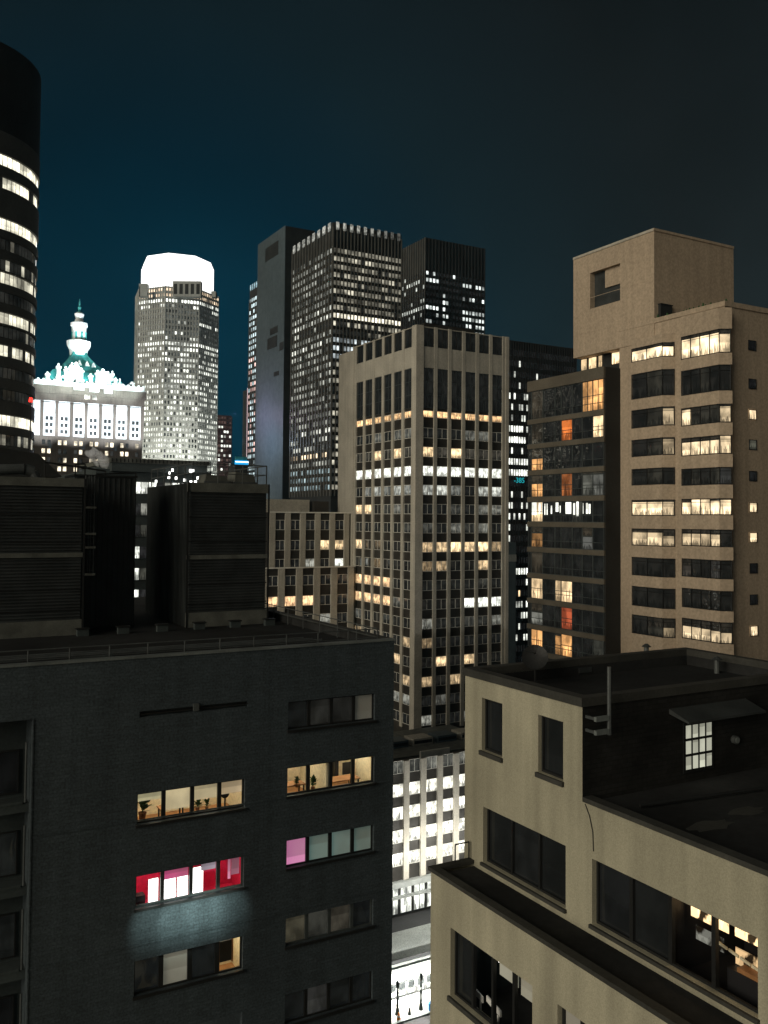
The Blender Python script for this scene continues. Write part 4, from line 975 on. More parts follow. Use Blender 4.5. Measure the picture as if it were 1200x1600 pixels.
# low shop building in front of it
sy = P(640, 1570, 113).y; sxa = pY(560, 1560, sy).x; sxb = pY(760, 1560, sy).x
shz = pY(640, 1517, sy).z
sb = thing('shop_building', 'low shop with flat grey roof and white lit front, street bottom', 'building')
q = MB(); q.box(sxa, sxb, sy+.02, sy+.8, 0, shz, 'pave'); q.box(sxa, sxb, sy+.8, py_-9.5, 0, shz-.4, 'groofm'); q.build('wall', sb)
q = MB(); q.box(sxa, sxb, sy+.802, py_-9.5, shz-.39, shz-.2, 'groofm'); q.box(sxa, sxb, sy-.1, sy+.82, shz+.003, shz+.2, 'groofm'); q.box(sxa, sxb, sy+2.6, sy+2.9, shz-.19, shz+.25, 'framed'); q.build('roof', sb)
sw = Wins(sb, 'shop_window')
for i in range(14):
    a_ = sxa+i*(sxb-sxa)/14; b_ = a_+(sxb-sxa)/14
    sw.add('y', sy, a_+.1, b_-.1, .25, 1.0, .05, k(WH, 1.6), 1, .06, 'frameg')
    sw.add('y', sy, a_+.25, b_-.25, 1.1, 1.75, .05, (.25, .27, .25), 2, .1, 'frameg')
    sw.add('y', sy, a_+.1, b_-.1, 1.85, shz-.9, .05, k(WH, 1.8), 1, .05, 'frameg')
sw.done()
q = MB(); q.fb('y', sy, sxa, sxb, shz-.8, shz-.05, .003, .25, 'white'); 
q.build('sign_fascia', sb)
# pavements and kerb
pv = MB(); pv.box(-20, 160, sy-4.6, sy-.15, .004, .14, 'pave'); tag(pv.build('pavement'), kind='structure')
pv = MB(); pv.box(-20, 160, sy-4.9, sy-4.6, .003, .15, 'coping'); tag(pv.build('kerb'), kind='structure')
rd = MB(); rd.face([(-200, sy-16, .004), (400, sy-16, .004), (400, sy-4.9, .004), (-200, sy-4.9, .004)], 'asphalt'); tag(rd.build('road'), kind='structure')
def street_lamp(u, v, hgt, label, grp=None):
    b_ = pZ(u, v, .14); t = thing('street_lamp', label, 'street lamp')
    q = MB(); q.tube((b_.x, b_.y, .14), (b_.x, b_.y, .9), .30, 'green', 10, .17); q.tube((b_.x, b_.y, .9), (b_.x, b_.y, hgt-1), .12, 'green', 10, .09)
    for h_ in (1.1, hgt*.45, hgt*.62): q.tube((b_.x, b_.y, h_), (b_.x, b_.y, h_+.25), .17, 'green', 10, .15)
    q.build('pole', t)
    q = MB(); q.tube((b_.x, b_.y, hgt-1), (b_.x, b_.y, hgt-.85), .12, 'green', 10, .22); q.tube((b_.x, b_.y, hgt-.3), (b_.x, b_.y, hgt), .26, 'green', 10, .05); q.build('lamp_cap', t)
    q = MB(); q.tube((b_.x, b_.y, hgt-.84), (b_.x, b_.y, hgt-.31), .20, 'green', 10, .25); q.build('lantern', t)
    return b_
lb1 = street_lamp(657.5, 1577, 4.6, 'dark ornate street lamp before the white shop front')
lb2 = street_lamp(621, 1585, 4.2, 'second street lamp at the dark building corner, partly cut off')
b_ = pZ(640, 1585, .14); q = MB(); q.tube((b_.x, b_.y, .14), (b_.x, b_.y, .75), .22, 'green', 10, .10); q.tube((b_.x, b_.y, .75), (b_.x, b_.y, .95), .14, 'green', 10, .05); tag(q.build('hydrant'), 'small dark hydrant on the bright pavement', 'hydrant')
b_ = pZ(674, 1578, .14); q = MB(); q.tube((b_.x, b_.y, .14), (b_.x, b_.y, 1.0), .38, 'blue', 12, .42); q.tube((b_.x, b_.y, 1.0), (b_.x, b_.y, 1.2), .42, 'blue', 12, .2); tag(q.build('bin'), 'bright blue bin on the pavement by the shop', 'bin')
b_ = pZ(623, 1594, .02); q = MB(); q.box(b_.x-.3, b_.x+.3, b_.y-.3, b_.y+.3, .006, .06, 'orange'); q.tube((b_.x, b_.y, .06), (b_.x, b_.y, .95), .26, 'orange', 12, .06); q.tube((b_.x, b_.y, .4), (b_.x, b_.y, .58), .21, 'paper', 12, .17); tag(q.build('traffic_cone'), 'orange traffic cone at the bright kerb', 'cone')
# street lighting around the shop front (bare point lights over the pavement)
for i in range(5):
    a_ = bpy.data.lights.new('shop_front_light', 'POINT'); a_.energy = 2600; a_.color = (1, .98, .92); a_.shadow_soft_size = 0
    o_ = bpy.data.objects.new('shop_front_light', a_); C.objects.link(o_); o_.location = (sxa+4+i*(sxb-sxa-8)/4, sy-2.2, 4.2)

# ================================================================== GREY SLAB TOWER + LATTICE TOWER + DARK TOWER
def facade(par, f_, c_, s0, s1, nbay, ztop, H_, wh, litf, pier='fin', pw_=.28, pn=.5, spn=.1, zbot=40, sp='spand', topblank=0, pm='panefar', split=1, fr=0, winset=None, zoff=0):
    w_ = (s1-s0)/nbay; q = MB()
    for i in range(nbay+1):
        a_ = s0+i*w_; q.fb(f_, c_, a_-w_*pw_/2, a_+w_*pw_/2, zbot, ztop, 0, pn, pier)
    q.build('facade_fins', par)
    z = ztop-topblank; j = 0; q = MB()
    while z-H_ > zbot:
        for i in range(nbay):
            col = litf(j, i)
            if col is not None: winset.add(f_, c_, s0+i*w_+w_*pw_/2, s0+(i+1)*w_-w_*pw_/2, z-wh, z, .06, col, split, fr, 'framed', pm)
        q.fb(f_, c_, s0, s1, z-H_, z-wh, .003, .003+spn, sp)
        z -= H_; j += 1
    q.build('floor_bands', par)
def simple_tower(name, label, uc, vt, D, ul, vl, ur, vr, wall, zbot=0, wn='core_wall'):
    c_ = P(uc, vt, D); y1_ = pX(ul, vl, c_.x).y; x1_ = pY(ur, vr, c_.y).x
    t_ = thing(name, label, 'building'); q = MB(); q.box(c_.x, x1_, c_.y, y1_, zbot, c_.z, wall); q.build(wn, t_)
    return t_, c_.x, c_.y, x1_, y1_, c_.z
# dark tower at the back
t_, x0, y0, x1, y1, zt = simple_tower('dark_tower', 'black finned tower behind the gridded tower, few lit strips', 665, 371, 480, 622, 395, 757, 395, 'black')
ws = Wins(t_); rq = random.Random(21)
def lf(j, i):
    v = 441+j*10.2; u = 665+92*(i+.5)/16
    if j < 0: return None
    left, right = u < 690, u > 727
    s_ = {0: (.6, 0), 1: (1, .9), 2: (.1, 0), 3: (.1, .8), 4: (.0, 0), 5: (.9, .9), 6: (.2, 1), 7: (.2, .7), 8: (.0, .8), 9: (.9, .0)}.get(j, (.3, .3))
    p_ = s_[0] if left else (s_[1] if right else (.3 if 695 < u < 705 and j > 1 else .02))
    return k((1.2, 1.3, 1.25), rq.uniform(.4, 1.3)) if rq.random() < p_ else (.008, .008, .008)
facade(t_, 'y', y0, x0, x1, 18, zt, 3.7, 2.0, lf, 'fin2', .25, .5, .1, 60, 'black', topblank=(441-380)*480/F-3, winset=ws)
def lf(j, i): 
    p_ = {1: .9, 2: .2, 4: .4, 5: .9, 6: .5, 9: .8}.get(j, .1)
    return k((1.0, 1.05, .95), rq.uniform(.3, .9)) if rq.random() < p_ else (.008, .008, .008)
facade(t_, 'x', x0, y0, y1, 12, zt, 3.7, 2.0, lf, 'fin', .25, .5, .1, 60, 'black', topblank=(441-380)*480/F-3, winset=ws)
ws.done()
# gridded tower
t_, x0, y0, x1, y1, zt = simple_tower('gridded_tower', 'tall gridded office tower with a fringe of lit fins on top', 521, 347, 400, 458, 385, 627, 376, 'black')
gx, gyy = x0, y0
ws = Wins(t_); rq = random.Random(4)
GRID = (.42, .42, .37)
def base_lit(rq, p, col, lo=.3, hi=1.0):
    return k(col, rq.uniform(lo, hi)) if rq.random() < p else (.03, .03, .027)
rowp = {0: (.9, .18), 1: (.92, .30), 2: (.9, .2), 3: (.9, .33), 4: (.9, .2), 5: (.92, .33), 6: (.8, .14), 7: (.85, .24), 8: (1, 1.3), 9: (.8, .4), 10: (.2, .2), 11: (.95, .6), 12: (.95, .9), 13: (.8, .3), 14: (.6, .3), 15: (.9, .6), 16: (.8, .3)}
def lf(j, i):
    p_, b_ = rowp.get(j, (.7, .3)); col = (1.5, 1.4, 1.1) if j not in (11, 12, 13) else (1.3, 1.45, 1.5)
    return k(col, b_*rq.choice([.35, .6, .9, 1.2])) if rq.random() < p_ else (.02, .02, .018)
tb_ = 40*400/F
facade(t_, 'y', y0, x0, x1, 20, zt-2.2, 3.65, 2.1, lf, 'fin', .24, .55, .15, 70, 'spand', topblank=tb_-2.2, winset=ws, pm='panefar')
def lf(j, i):
    p_, b_ = {7: (.8, .4), 8: (.9, .7), 9: (.5, .4), 11: (.9, .55), 12: (.8, .4), 22: (.6, .7), 23: (.4, .7), 25: (.7, .9), 24: (.7, .5)}.get(j, (.9, .22))
    if 26 <= j <= 31: p_, b_ = .9, .30
    if j >= 32: p_, b_ = .8, rq.choice([.25, .4, .9])
    if j == 38: b_ = 1.4
    col = (1.5, 1.15, .75) if j in (25,) else (1.4, 1.42, 1.25)
    if 27 <= j <= 31: col = (1.0, 1.3, 1.35)
    return k(col, b_*rq.choice([.3, .6, .9, 1.3])) if rq.random() < p_ else (.015, .015, .014)
facade(t_, 'x', x0, y0, y1, 14, zt-2.2, 3.65, 2.1, lf, 'fin', .24, .55, .15, 70, 'spand', topblank=tb_-2.2, winset=ws, pm='panefar')
n_ = 10
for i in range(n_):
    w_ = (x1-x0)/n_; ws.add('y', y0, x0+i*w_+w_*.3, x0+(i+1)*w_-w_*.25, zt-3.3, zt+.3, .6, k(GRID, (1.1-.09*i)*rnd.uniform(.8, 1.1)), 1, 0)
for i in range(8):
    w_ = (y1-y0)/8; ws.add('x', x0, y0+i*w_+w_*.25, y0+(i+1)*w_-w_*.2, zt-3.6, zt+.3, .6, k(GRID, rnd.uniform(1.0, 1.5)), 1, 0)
ws.done(100)
# grey slab in front-left of it
c_ = P(446, 352, 455); x0, y0 = c_.x, c_.y; y1 = pX(403, 375, x0).y; x1 = pY(492, 358, y0).x; zt = c_.z
x_slab = x0
if True:
    t_ = thing('slab_tower', 'blank grey slab tower with a black narrow side, left of centre', 'building')
    q = MB(); q.face([(x0, y0, 0), (x0, y1, 0), (x0, y1, zt), (x0, y0, zt)], 'slab'); q.face([(x0, y1, 0), (x1, y1, 0), (x1, y1, zt), (x0, y1, zt)], 'slab'); q.face([(x0, y0, zt-1), (x1, y0, zt-1), (x1, y1, zt-1), (x0, y1, zt-1)], 'black')
    q.face([(x1, y0, 0), (x1, y1, 0), (x1, y1, zt), (x1, y0, zt)], 'black'); q.build('wall', t_)
    q = MB(); q.fb('y', y0, x0+.3, x1, 0, zt-.2, 0, .05, 'black'); q.build('side_wall', t_)
    q = MB()
    for (ua, ub, va, vb_) in ((415, 435, 389, 397), (422, 434, 514, 519), (418, 433, 530, 541), (437, 443, 536, 546), (428, 436, 582, 586)):
        a_ = pX(ua, va, x0); b_ = pX(ub, vb_, x0); q = MB(); q.fb('x', x0, b_.y, a_.y, b_.z, a_.z, .02, .12, 'black'); q.build('louvre', t_)
    q = MB(); 
    for i in range(30): z = zt-10-i*7.4; q.fb('x', x0, y0+.1, y1-.1, z, z+.25, .003, .04, 'slab')
    q.build('panel_joints', t_)
# thin gridded strip tower left of the slab
c0 = P(412, 432, 520); ya = pX(404, 430, c0.x).y; yb_ = pX(390.5, 430, c0.x).y; ya -= 14
t_ = thing('narrow_tower', 'narrow strip of lit tower just left of the grey slab', 'building')
q = MB(); q.box(c0.x, c0.x+24, ya, yb_, 0, c0.z-.4, 'black'); q.build('core_wall', t_)
ws = Wins(t_); rq = random.Random(8)
def lf(j, i):
    col = (1.0, 1.25, 1.3) if j > 2 else (1.2, 1.5, 1.55)
    if 8 < j < 26 and rq.random() < .5: col = (1.5, 1.0, .9)
    return k(col, rq.uniform(.3, .95)) if rq.random() < .85 else (.03, .03, .03)
nb_ = max(5, round((yb_-ya)/3.2)); w_ = (yb_-ya)/nb_
facade(t_, 'x', c0.x, ya, yb_, nb_, c0.z-9, 3.6, 2.2, lf, 'fin', .24, .3, .15, 60, 'spand', winset=ws)
for i in range(nb_): ws.add('x', c0.x, ya+i*w_+w_*.15, ya+i*w_+w_*.7, c0.z-4, c0.z-.5, .1, (.55, .85, .95), 1, 0)
ws.done()
a_ = P(387.5, 606, 560); b_ = P(387.5, 705, 560)
t_ = thing('edge_lit_tower', 'tower edge glowing pink white beside the narrow lit tower', 'building')
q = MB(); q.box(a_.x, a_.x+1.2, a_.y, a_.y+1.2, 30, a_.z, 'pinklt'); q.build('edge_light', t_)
q = MB(); q.box(a_.x+1.21, a_.x+14, a_.y+.1, a_.y+12, 0, a_.z-.5, 'black'); q.build('wall', t_)
a_ = P(368, 709, 420); b_ = pY(388, 727, a_.y)
t_ = thing('blue_sign', 'glowing blue sign on a low roof left of the slab tower', 'sign')
q = MB(); q.box(a_.x, b_.x, a_.y, a_.y+1, b_.z, a_.z-3, 'bluelt'); q.build('lit_face', t_)
q = MB(); q.box(a_.x, b_.x, a_.y-.3, a_.y-.002, b_.z+1.2, b_.z+1.7, 'crown'); q.build('light_bar', t_)
q = MB(); q.box(a_.x, b_.x, a_.y+.2, a_.y+9, 0, b_.z-.01, 'black'); q.box(a_.x+.3, b_.x-.3, a_.y+1.002, a_.y+1.4, b_.z, a_.z-1.2, 'copper'); q.build('support_block', t_)
# tower behind at right of the white tower, with bright rows
t_, x0, y0, x1, y1, zt = simple_tower('lit_row_tower', 'black tower with bright window rows between pale and tan towers', 770, 528, 300, 740, 535, 900, 541, 'black')
ws = Wins(t_); rq = random.Random(15)
rows_v = {8: .0}
def lf(j, i):
    v = 543+j*17.3
    tbl = {4: .35, 5: .5, 6: .5, 7: .9, 8: .9, 10: 1, 11: 1, 13: .1, 14: .4, 15: .4, 16: .4, 17: .2, 20: 1, 21: .3, 22: .4, 23: .9, 24: .4, 25: .3, 26: .4}
    p_ = tbl.get(j, .06)
    b_ = 1.3 if j in (7, 8, 10, 11, 20) else .7
    col = WH if j not in (22,) else WM
    return k(col, b_*rq.uniform(.45, 1.0)) if rq.random() < p_ else (.007, .007, .007)
facade(t_, 'y', y0, x0, x1, 34, zt, 17.3*300/F, 2.1, lf, 'fin2', .2, .3, .15, 2, 'black', winset=ws, topblank=3)
ws.done(100)
# teal illuminated figures high on its front
fc = bpy.data.curves.new('figures', 'FONT'); fc.body = '-385'; fc.size = 2.5; fc.extrude = .05; fc.materials.append(M['teal'])
fo_ = bpy.data.objects.new('figures', fc); C.objects.link(fo_)
a_ = pY(803, 754, y0-.8); fo_.location = a_; fo_.rotation_euler = (R(90), 0, 0)
bpy.context.view_layer.update()
dg = bpy.context.evaluated_depsgraph_get(); me = bpy.data.meshes.new_from_object(fo_.evaluated_get(dg))
mo = bpy.data.objects.new('lit_figures', me); mo.matrix_world = fo_.matrix_world.copy(); C.objects.link(mo); bpy.data.objects.remove(fo_); mo.parent = t_
q = MB(); p_ = pY(789, 848, y0-8); p3 = pY(806, 875, y0-8)
t2_ = thing('service_block', 'small plain grey block between pale tower and glass wing', 'building')
q.box(p_.x-6, p3.x, p_.y, p_.y+6, 0, p_.z, 'slab'); q.build('wall', t2_); q = MB(); q.box(p_.x-6, p3.x+.1, p_.y-.15, p_.y-.002, p3.z-.5, p3.z+1.8, 'greystone'); q.build('band', t2_)

# ================================================================== OCTAGONAL TOWER WITH GLOWING CROWN
oc = P(272, 760, 640); ocx, ocy = oc.x, oc.y; orad = 65.5*640/F
ot = thing('octagonal_tower', 'grey octagonal tower with a glowing white crown', 'building')
zS = P(272, 461, 640).z; zC = P(272, 407, 640).z
def octo(r, rot=0.0): return [(ocx+r*math.cos(rot+i*math.pi/4+math.pi/8), ocy+r*math.sin(rot+i*math.pi/4+math.pi/8)) for i in range(8)]
rot = R(-9); RR = orad/math.cos(0)*1.0
q = MB(); q.prism(octo(RR-.4, rot), 0, zS, 'greystone'); q.build('core_wall', ot)
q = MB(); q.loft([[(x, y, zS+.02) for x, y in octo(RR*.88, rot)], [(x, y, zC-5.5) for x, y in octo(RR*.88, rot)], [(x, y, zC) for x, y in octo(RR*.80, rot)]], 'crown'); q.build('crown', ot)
O = octo(RR, rot); cnt = []
grid = MB(); allq = []
rq = random.Random(33); Ho = 8.1*640/F
for f_i in range(8):
    a_, b_ = Vector((*O[f_i], 0)), Vector((*O[(f_i+1) % 8], 0)); m_ = (a_+b_)/2
    nrm = Vector((m_.x-ocx, m_.y-ocy, 0)).normalized()
    if nrm.dot(Vector((ocx, ocy, 0)).normalized()) > .25: continue
    nbay = 11; L_ = (b_-a_)
    for i in range(nbay+1):
        p_ = a_+L_*(i/nbay); t_d = L_.normalized()*.42
        e = [p_-t_d, p_+t_d, p_+t_d+nrm*.5, p_-t_d+nrm*.5]
        grid.prism([(v.x, v.y) for v in e], 60, zS, 'greystone')
    z = zS-1.2; j = 0
    while z > 70:
        grid.face([a_+nrm*.25+Vector((0, 0, z-Ho)), b_+nrm*.25+Vector((0, 0, z-Ho)), b_+nrm*.25+Vector((0, 0, z-Ho*.58)), a_+nrm*.25+Vector((0, 0, z-Ho*.58))], 'greystone')
        pj = .9 if j in (2, 10) else (.0 if j in (4, 5, 7) else (.5 if j > 10 else .25)); bj = 1.25 if j in (2, 10) else .8
        if j in (0, 1): pj = .95; bj = 1.0
        if j > 26: pj = .65
        warm = (1.5, 1.15, .8) if j in (0, 1) else WH
        run = 0
        for i in range(nbay):
            p_ = a_+L_*((i+.17)/nbay); p2_ = a_+L_*((i+.83)/nbay)
            if run > 0: lit_ = True; run -= 1
            else:
                lit_ = rq.random() < pj
                if lit_ and rq.random() < .4: run = rq.randint(1, 3)
            col = k(warm, bj*rq.uniform(.4, 1.1)) if lit_ else k((.06, .065, .06), rq.uniform(.4, 1.5))
            mid3 = (p_+p2_)/2+Vector((0, 0, z-Ho*.3)); u_, v_, d_ = proj(mid3)
            facing = nrm.dot((CAM-mid3).normalized())
            allq.append(((facing*(2 if lit_ else 1)*(0 if v_ > 722 else 1)), [p_+nrm*.1+Vector((0, 0, z-Ho*.58)), p2_+nrm*.1+Vector((0, 0, z-Ho*.58)), p2_+nrm*.1+Vector((0, 0, z)), p_+nrm*.1+Vector((0, 0, z))], col))
        z -= Ho; j += 1
grid.build('facade_grid', ot)
allq.sort(key=lambda t: -t[0]); rest = MB()
for i, (s_, pts, col) in enumerate(allq):
    if i < 96: q = MB(); q.face(pts, 'panefar', col); q.build('window', ot)
    else: rest.face(pts, 'panefar', col)
tag(rest.build('window_field', ot), kind='stuff')
# dark blocks standing before the crown
fr_n = (CAM-Vector((ocx, ocy, CAM.z))).normalized(); sd = r0
for (ua, ub, vt_) in ((270, 314, 439), (217, 230, 443), (330, 337, 455)):
    pa_ = P(ua, vt_, 640-orad*.93); pb_ = P(ub, vt_, 640-orad*.93); dd = fw.copy(); dd.z = 0; dd = dd.normalized()*5
    q = MB(); q.prism([(pa_.x, pa_.y), (pb_.x, pb_.y), (pb_.x+dd.x, pb_.y+dd.y), (pa_.x+dd.x, pa_.y+dd.y)], zS-8, pa_.z, 'greystone'); q.build('crown_buttress', ot)
    for i in range(5 if ub-ua > 20 else 1):
        f0, f1 = (i+.2)/5, (i+.8)/5
        A_ = pa_+(pb_-pa_)*f0-dd*.02; B_ = pa_+(pb_-pa_)*f1-dd*.02
        q = MB(); q.face([A_-Vector((0, 0, 9)), B_-Vector((0, 0, 9)), B_-Vector((0, 0, 2)), A_-Vector((0, 0, 2))], 'black'); q.build('dark_opening', ot)
# brownish block right of it
c0 = P(337, 648, 720); c1_ = pY(362, 650, c0.y)
t_ = thing('brick_tower', 'red brown block between octagonal tower and grey slab', 'building')
q = MB(); q.box(c0.x-20, c1_.x, c0.y, c0.y+20, 0, c0.z, 'redbr'); q.build('core_wall', t_)
ws = Wins(t_); rq = random.Random(2)
def lf(j, i): return k(WH, rq.uniform(.3, .9)) if rq.random() < {0: .0, 1: .2, 2: .7, 6: .9, 4: .4, 7: .3}.get(j, .3) else k((.2, .12, .1), rq.uniform(.1, .5))
facade(t_, 'y', c0.y, c0.x-14, c1_.x, 12, c0.z-1, 3.8, 2.0, lf, 'redbr', .3, .3, .1, 40, 'redbr', winset=ws); ws.done()

# ================================================================== ORNATE FLOODLIT TOWER
hc = P(223, 650, 450); hy = hc.y; hx1 = hc.x; hx0 = pY(30, 640, hy).x
def hz(u, v): return pY(u, v, hy).z
def hx(u, v=650): return pY(u, v, hy).x
ht = thing('ornate_tower', 'floodlit ornate stone tower with green copper roof and spire', 'building')
zcor = hz(143, 607); zco = hz(143, 630); zar1 = hz(143, 634); zar0 = hz(143, 684)
HD = 42
q = MB(); q.box(hx0, hx1, hy, hy+HD, 0, zar0, 'brownst'); q.box(hx0+.5, hx1-.5, hy+.5, hy+HD, zar0, zco, 'whitest'); q.build('wall', ht)
q = MB(); q.box(hx0-.5, hx1+.6, hy-.9, hy+HD, zco, zco+(zcor-zco)*.45, 'brownst'); q.box(hx0-1, hx1+1.2, hy-1.6, hy+HD, zco+(zcor-zco)*.45+.002, zcor, 'brownst'); q.build('cornice', ht)
a0_ = hx(66); n7 = 7; wA = (hx1-a0_)/n7
q = MB()
for i in range(n7+1): q.fb('y', hy+.5, a0_+i*wA-.9, a0_+i*wA+.5, zar0, zar1+1, .01, .9, 'brownst')
q.build('arcade_column', ht)
for i in range(n7):
    q = MB(); xa_, xb_ = a0_+i*wA+.6, a0_+(i+1)*wA-1.0
    q.fb('y', hy+.5, xa_, xb_, zar0+.3, zar1+.4, .01, .45, 'whitest'); bo = q.build('arcade_bay', ht)
    for c2_ in range(2):
        for r2_ in range(3):
            xx = xa_+(xb_-xa_)*(.16+.38*c2_); zz = zar0+(zar1-zar0)*(.08+.20*r2_); q = MB()
            q.fb('y', hy+.5, xx, xx+(xb_-xa_)*.28, zz, zz+(zar1-zar0)*.12, .46, .50, 'framed'); q.build('window', bo)
ws = Wins(ht); rq = random.Random(19)
for j in range(9):
    for i in range(22):
        a_ = hx0+3+i*(hx1-hx0-4)/22; zt_ = zar0-2.0-j*4.2
        pair = (i//2) % 2
        if i % 3 == 2: continue
        ws.add('y', hy, a_, a_+1.5, zt_-2.2, zt_, .08, k((2.0, 1.75, 1.3), rq.uniform(.6, 1.1)) if rq.random() < .42 else (.03, .03, .028), 1, .0, 'framed', 'panefar')
a_ = hx(141); ws.add('y', hy, a_-3.2, a_-.6, zco+1.5, zco+3.8, 1.9, WH, 1, 0, 'framed', 'panefar'); ws.add('y', hy, a_+.4, a_+2.4, zco+1.5, zco+3.8, 1.9, k(WH, .6), 1, 0, 'framed', 'panefar')
ws.done()
# roof: truncated concave pyramid; centre column of the spire
cxh = hx(134); cyh = hy+HD/2; s450 = (cyh-hy); 
Dc = proj((cxh, cyh, 60))[2]; mpp = Dc/F
u_c = proj((cxh, cyh, 100))[0]
def zc_(v): return 60+(HOR+2-v)*mpp
halfw = (hx1-hx0)/2-1
def sq(h, z): 
    hx_ = min(h, 99); return [(cxh-h, cyh-min(h, HD/2-1), z), (cxh+h, cyh-min(h, HD/2-1), z), (cxh+h, cyh+min(h, HD/2-1), z), (cxh-h, cyh+min(h, HD/2-1), z)]
rb = zcor+.01
q = MB(); q.loft([sq(12.5, zc_(590)), sq(7.2, zc_(575)), sq(4.2, zc_(563)), sq(3.4, zc_(556))], 'copper'); q.build('roof', ht)
q = MB(); q.loft([sq(23, rb), sq(17.5, zc_(604)), sq(14.5, zc_(592)), sq(12.6, zc_(589.5))], 'copper'); q.build('lower_roof', ht)
q = MB(); q.box(hx0, hx1+.3, hy-.8, hy-.3, zcor+.01, zcor+2.4, 'whitest')
for i in range(24): xx_ = hx0+.5+i*(hx1-hx0-.6)/23; q.box(xx_-.5, xx_+.5, hy-1.0, hy-.81, zcor+.02, zcor+3.1, 'whitest')
q.build('balustrade', ht)
def ring(r, z, n=12): return [(cxh+r*math.cos(6.2832*i/n), cyh+r*math.sin(6.2832*i/n), z) for i in range(n)]
def rg(px, v): return ring(px*1.12/2*mpp, zc_(v))
q = MB(); q.loft([rg(24, 560), rg(25, 552), rg(32, 545), rg(33, 538), rg(30, 537)], 'whitest'); q.build('lantern_base', ht)
q = MB(); q.loft([rg(20, 538), rg(20, 515), rg(23, 514), rg(23, 509), rg(14, 507)], 'whitest'); q.build('lantern', ht)
q = MB()
for i in range(8):
    a_ = i*.785+.2; r_ = 10.4*mpp; x_, y_ = cxh+r_*math.cos(a_), cyh+r_*math.sin(a_); q.box(x_-.5, x_+.5, y_-.5, y_+.5, zc_(535), zc_(524), 'copper')
q.build('arch_opening', ht)
q = MB(); q.loft([rg(13, 507), rg(11, 503), rg(7, 502)], 'whitest'); q.build('small_dome', ht)
q = MB(); q.loft([rg(9, 503), rg(13, 496), rg(13, 494), rg(8, 492)], 'whitest'); q.build('upper_lantern', ht)
q = MB(); q.loft([rg(7, 492), rg(2.4, 489), rg(4.5, 486), rg(5, 484), rg(2, 481), rg(2.6, 478), rg(1.6, 474), rg(.6, 470)], 'copper'); q.build('spire', ht)
def orn(u, vb_, vt_, wpx, y_, m_='whitest', cap=True):
    x_ = pY(u, vb_, y_).x; z0_ = pY(u, vb_, y_).z; z1_ = pY(u, vt_, y_).z; h_ = wpx/2*mpp; H_ = z1_-z0_
    c4 = lambda w_, z_: [(x_+a_*w_, y_+b_*w_, z_) for a_, b_ in ((-1, -1), (1, -1), (1, 1), (-1, 1))]
    q = MB()
    if cap: q.loft([c4(h_, z0_-2), c4(h_, z0_+H_*.35), c4(h_*.65, z0_+H_*.38), c4(h_*.6, z0_+H_*.7), c4(h_*.95, z0_+H_*.76), c4(h_*.9, z0_+H_*.84), c4(h_*.3, z0_+H_*.88), c4(h_*.45, z0_+H_*.95), c4(h_*.1, z1_)], m_)
    else:
        q.loft([c4(h_, z0_-1), c4(h_, z0_+H_*.7), c4(h_*1.15, z0_+H_*.72), c4(h_*1.1, z0_+H_*.8), c4(h_*.2, z1_)], m_)
    return q
for (u, vb_, vt_, w_) in ((74, 604, 580, 8), (91, 600, 567, 8), (83, 604, 588, 7), (206, 612, 596, 8), (187, 604, 591, 3), (102, 603, 572, 6), (110, 603, 568, 7), (118, 604, 565, 9), (126, 604, 574, 9), (152, 606, 578, 8), (160, 607, 576, 10), (168, 608, 580, 9), (175, 608, 579, 6), (112, 603, 566, 5), (141, 606, 583, 8), (180, 609, 590, 7), (66, 604, 594, 9), (196, 611, 602, 12), (78, 606, 597, 14), (98, 604, 586, 9), (106, 604, 580, 8), (114, 604, 574, 8), (122, 604, 572, 8), (156, 607, 582, 9), (165, 608, 584, 9), (172, 609, 588, 9), (186, 610, 598, 12), (200, 612, 603, 10)):
    orn(u, vb_, vt_, w_, hy+1.5+rnd.uniform(0, 3)).build('roof_urn', ht)
for i in range(7):
    u = rnd.choice([rnd.uniform(70, 128), rnd.uniform(152, 205)]); e_ = abs(u-134); top_ = 562+e_*.55+rnd.uniform(3, 16); orn(u, min(608, top_+rnd.uniform(10, 22)), top_, rnd.uniform(3, 7), hy+4+max(0, (34-e_)*.2)+rnd.uniform(0, 2)).build('roof_finial', ht)
for (u, vb_, vt_, w_) in ((122, 607, 597, 15), (146, 610, 598, 14), (168, 612, 600, 12)):
    orn(u, vb_, vt_, w_, hy-.6, 'whitest', False).build('dormer', ht)
for (u, v) in ((137, 568), (147, 570), (138, 578), (125, 566)):
    x_ = pY(u, v, cyh-11).x; z_ = pY(u, v, cyh-11).z; q = MB(); q.loft([[(x_-1, cyh-11, z_-1.2), (x_+1, cyh-11, z_-1.2), (x_+1, cyh-7, z_-1.2), (x_-1, cyh-7, z_-1.2)], [(x_-.2, cyh-10, z_+1.2), (x_+.2, cyh-10, z_+1.2), (x_+.2, cyh-8, z_+1.2), (x_-.2, cyh-8, z_+1.2)]], 'whitest'); q.build('round_dormer', ht)
def flood(x, y, z, tx, ty, tz_, e, ang=70, col=(.86, .95, 1)):
    l_ = bpy.data.lights.new('floodlight', 'SPOT'); l_.energy = e; l_.spot_size = R(ang); l_.spot_blend = .8; l_.color = col; l_.shadow_soft_size = 0
    o_ = bpy.data.objects.new('floodlight', l_); C.objects.link(o_); o_.location = (x, y, z); d_ = Vector((x-tx, y-ty, z-tz_)); o_.rotation_euler = d_.to_track_quat('Z', 'Y').to_euler()
for i in range(4):
    x_ = hx0+10+i*(hx1-hx0-14)/3
    flood(x_, hy-26, zar0-8, x_, hy, (zar0+zar1)/2+1, 105000, 56)
    flood(x_, hy-22, zcor-3, cxh+(x_-cxh)*.6, cyh-8, zcor+8, 60000, 60, (.80, 1, .97))
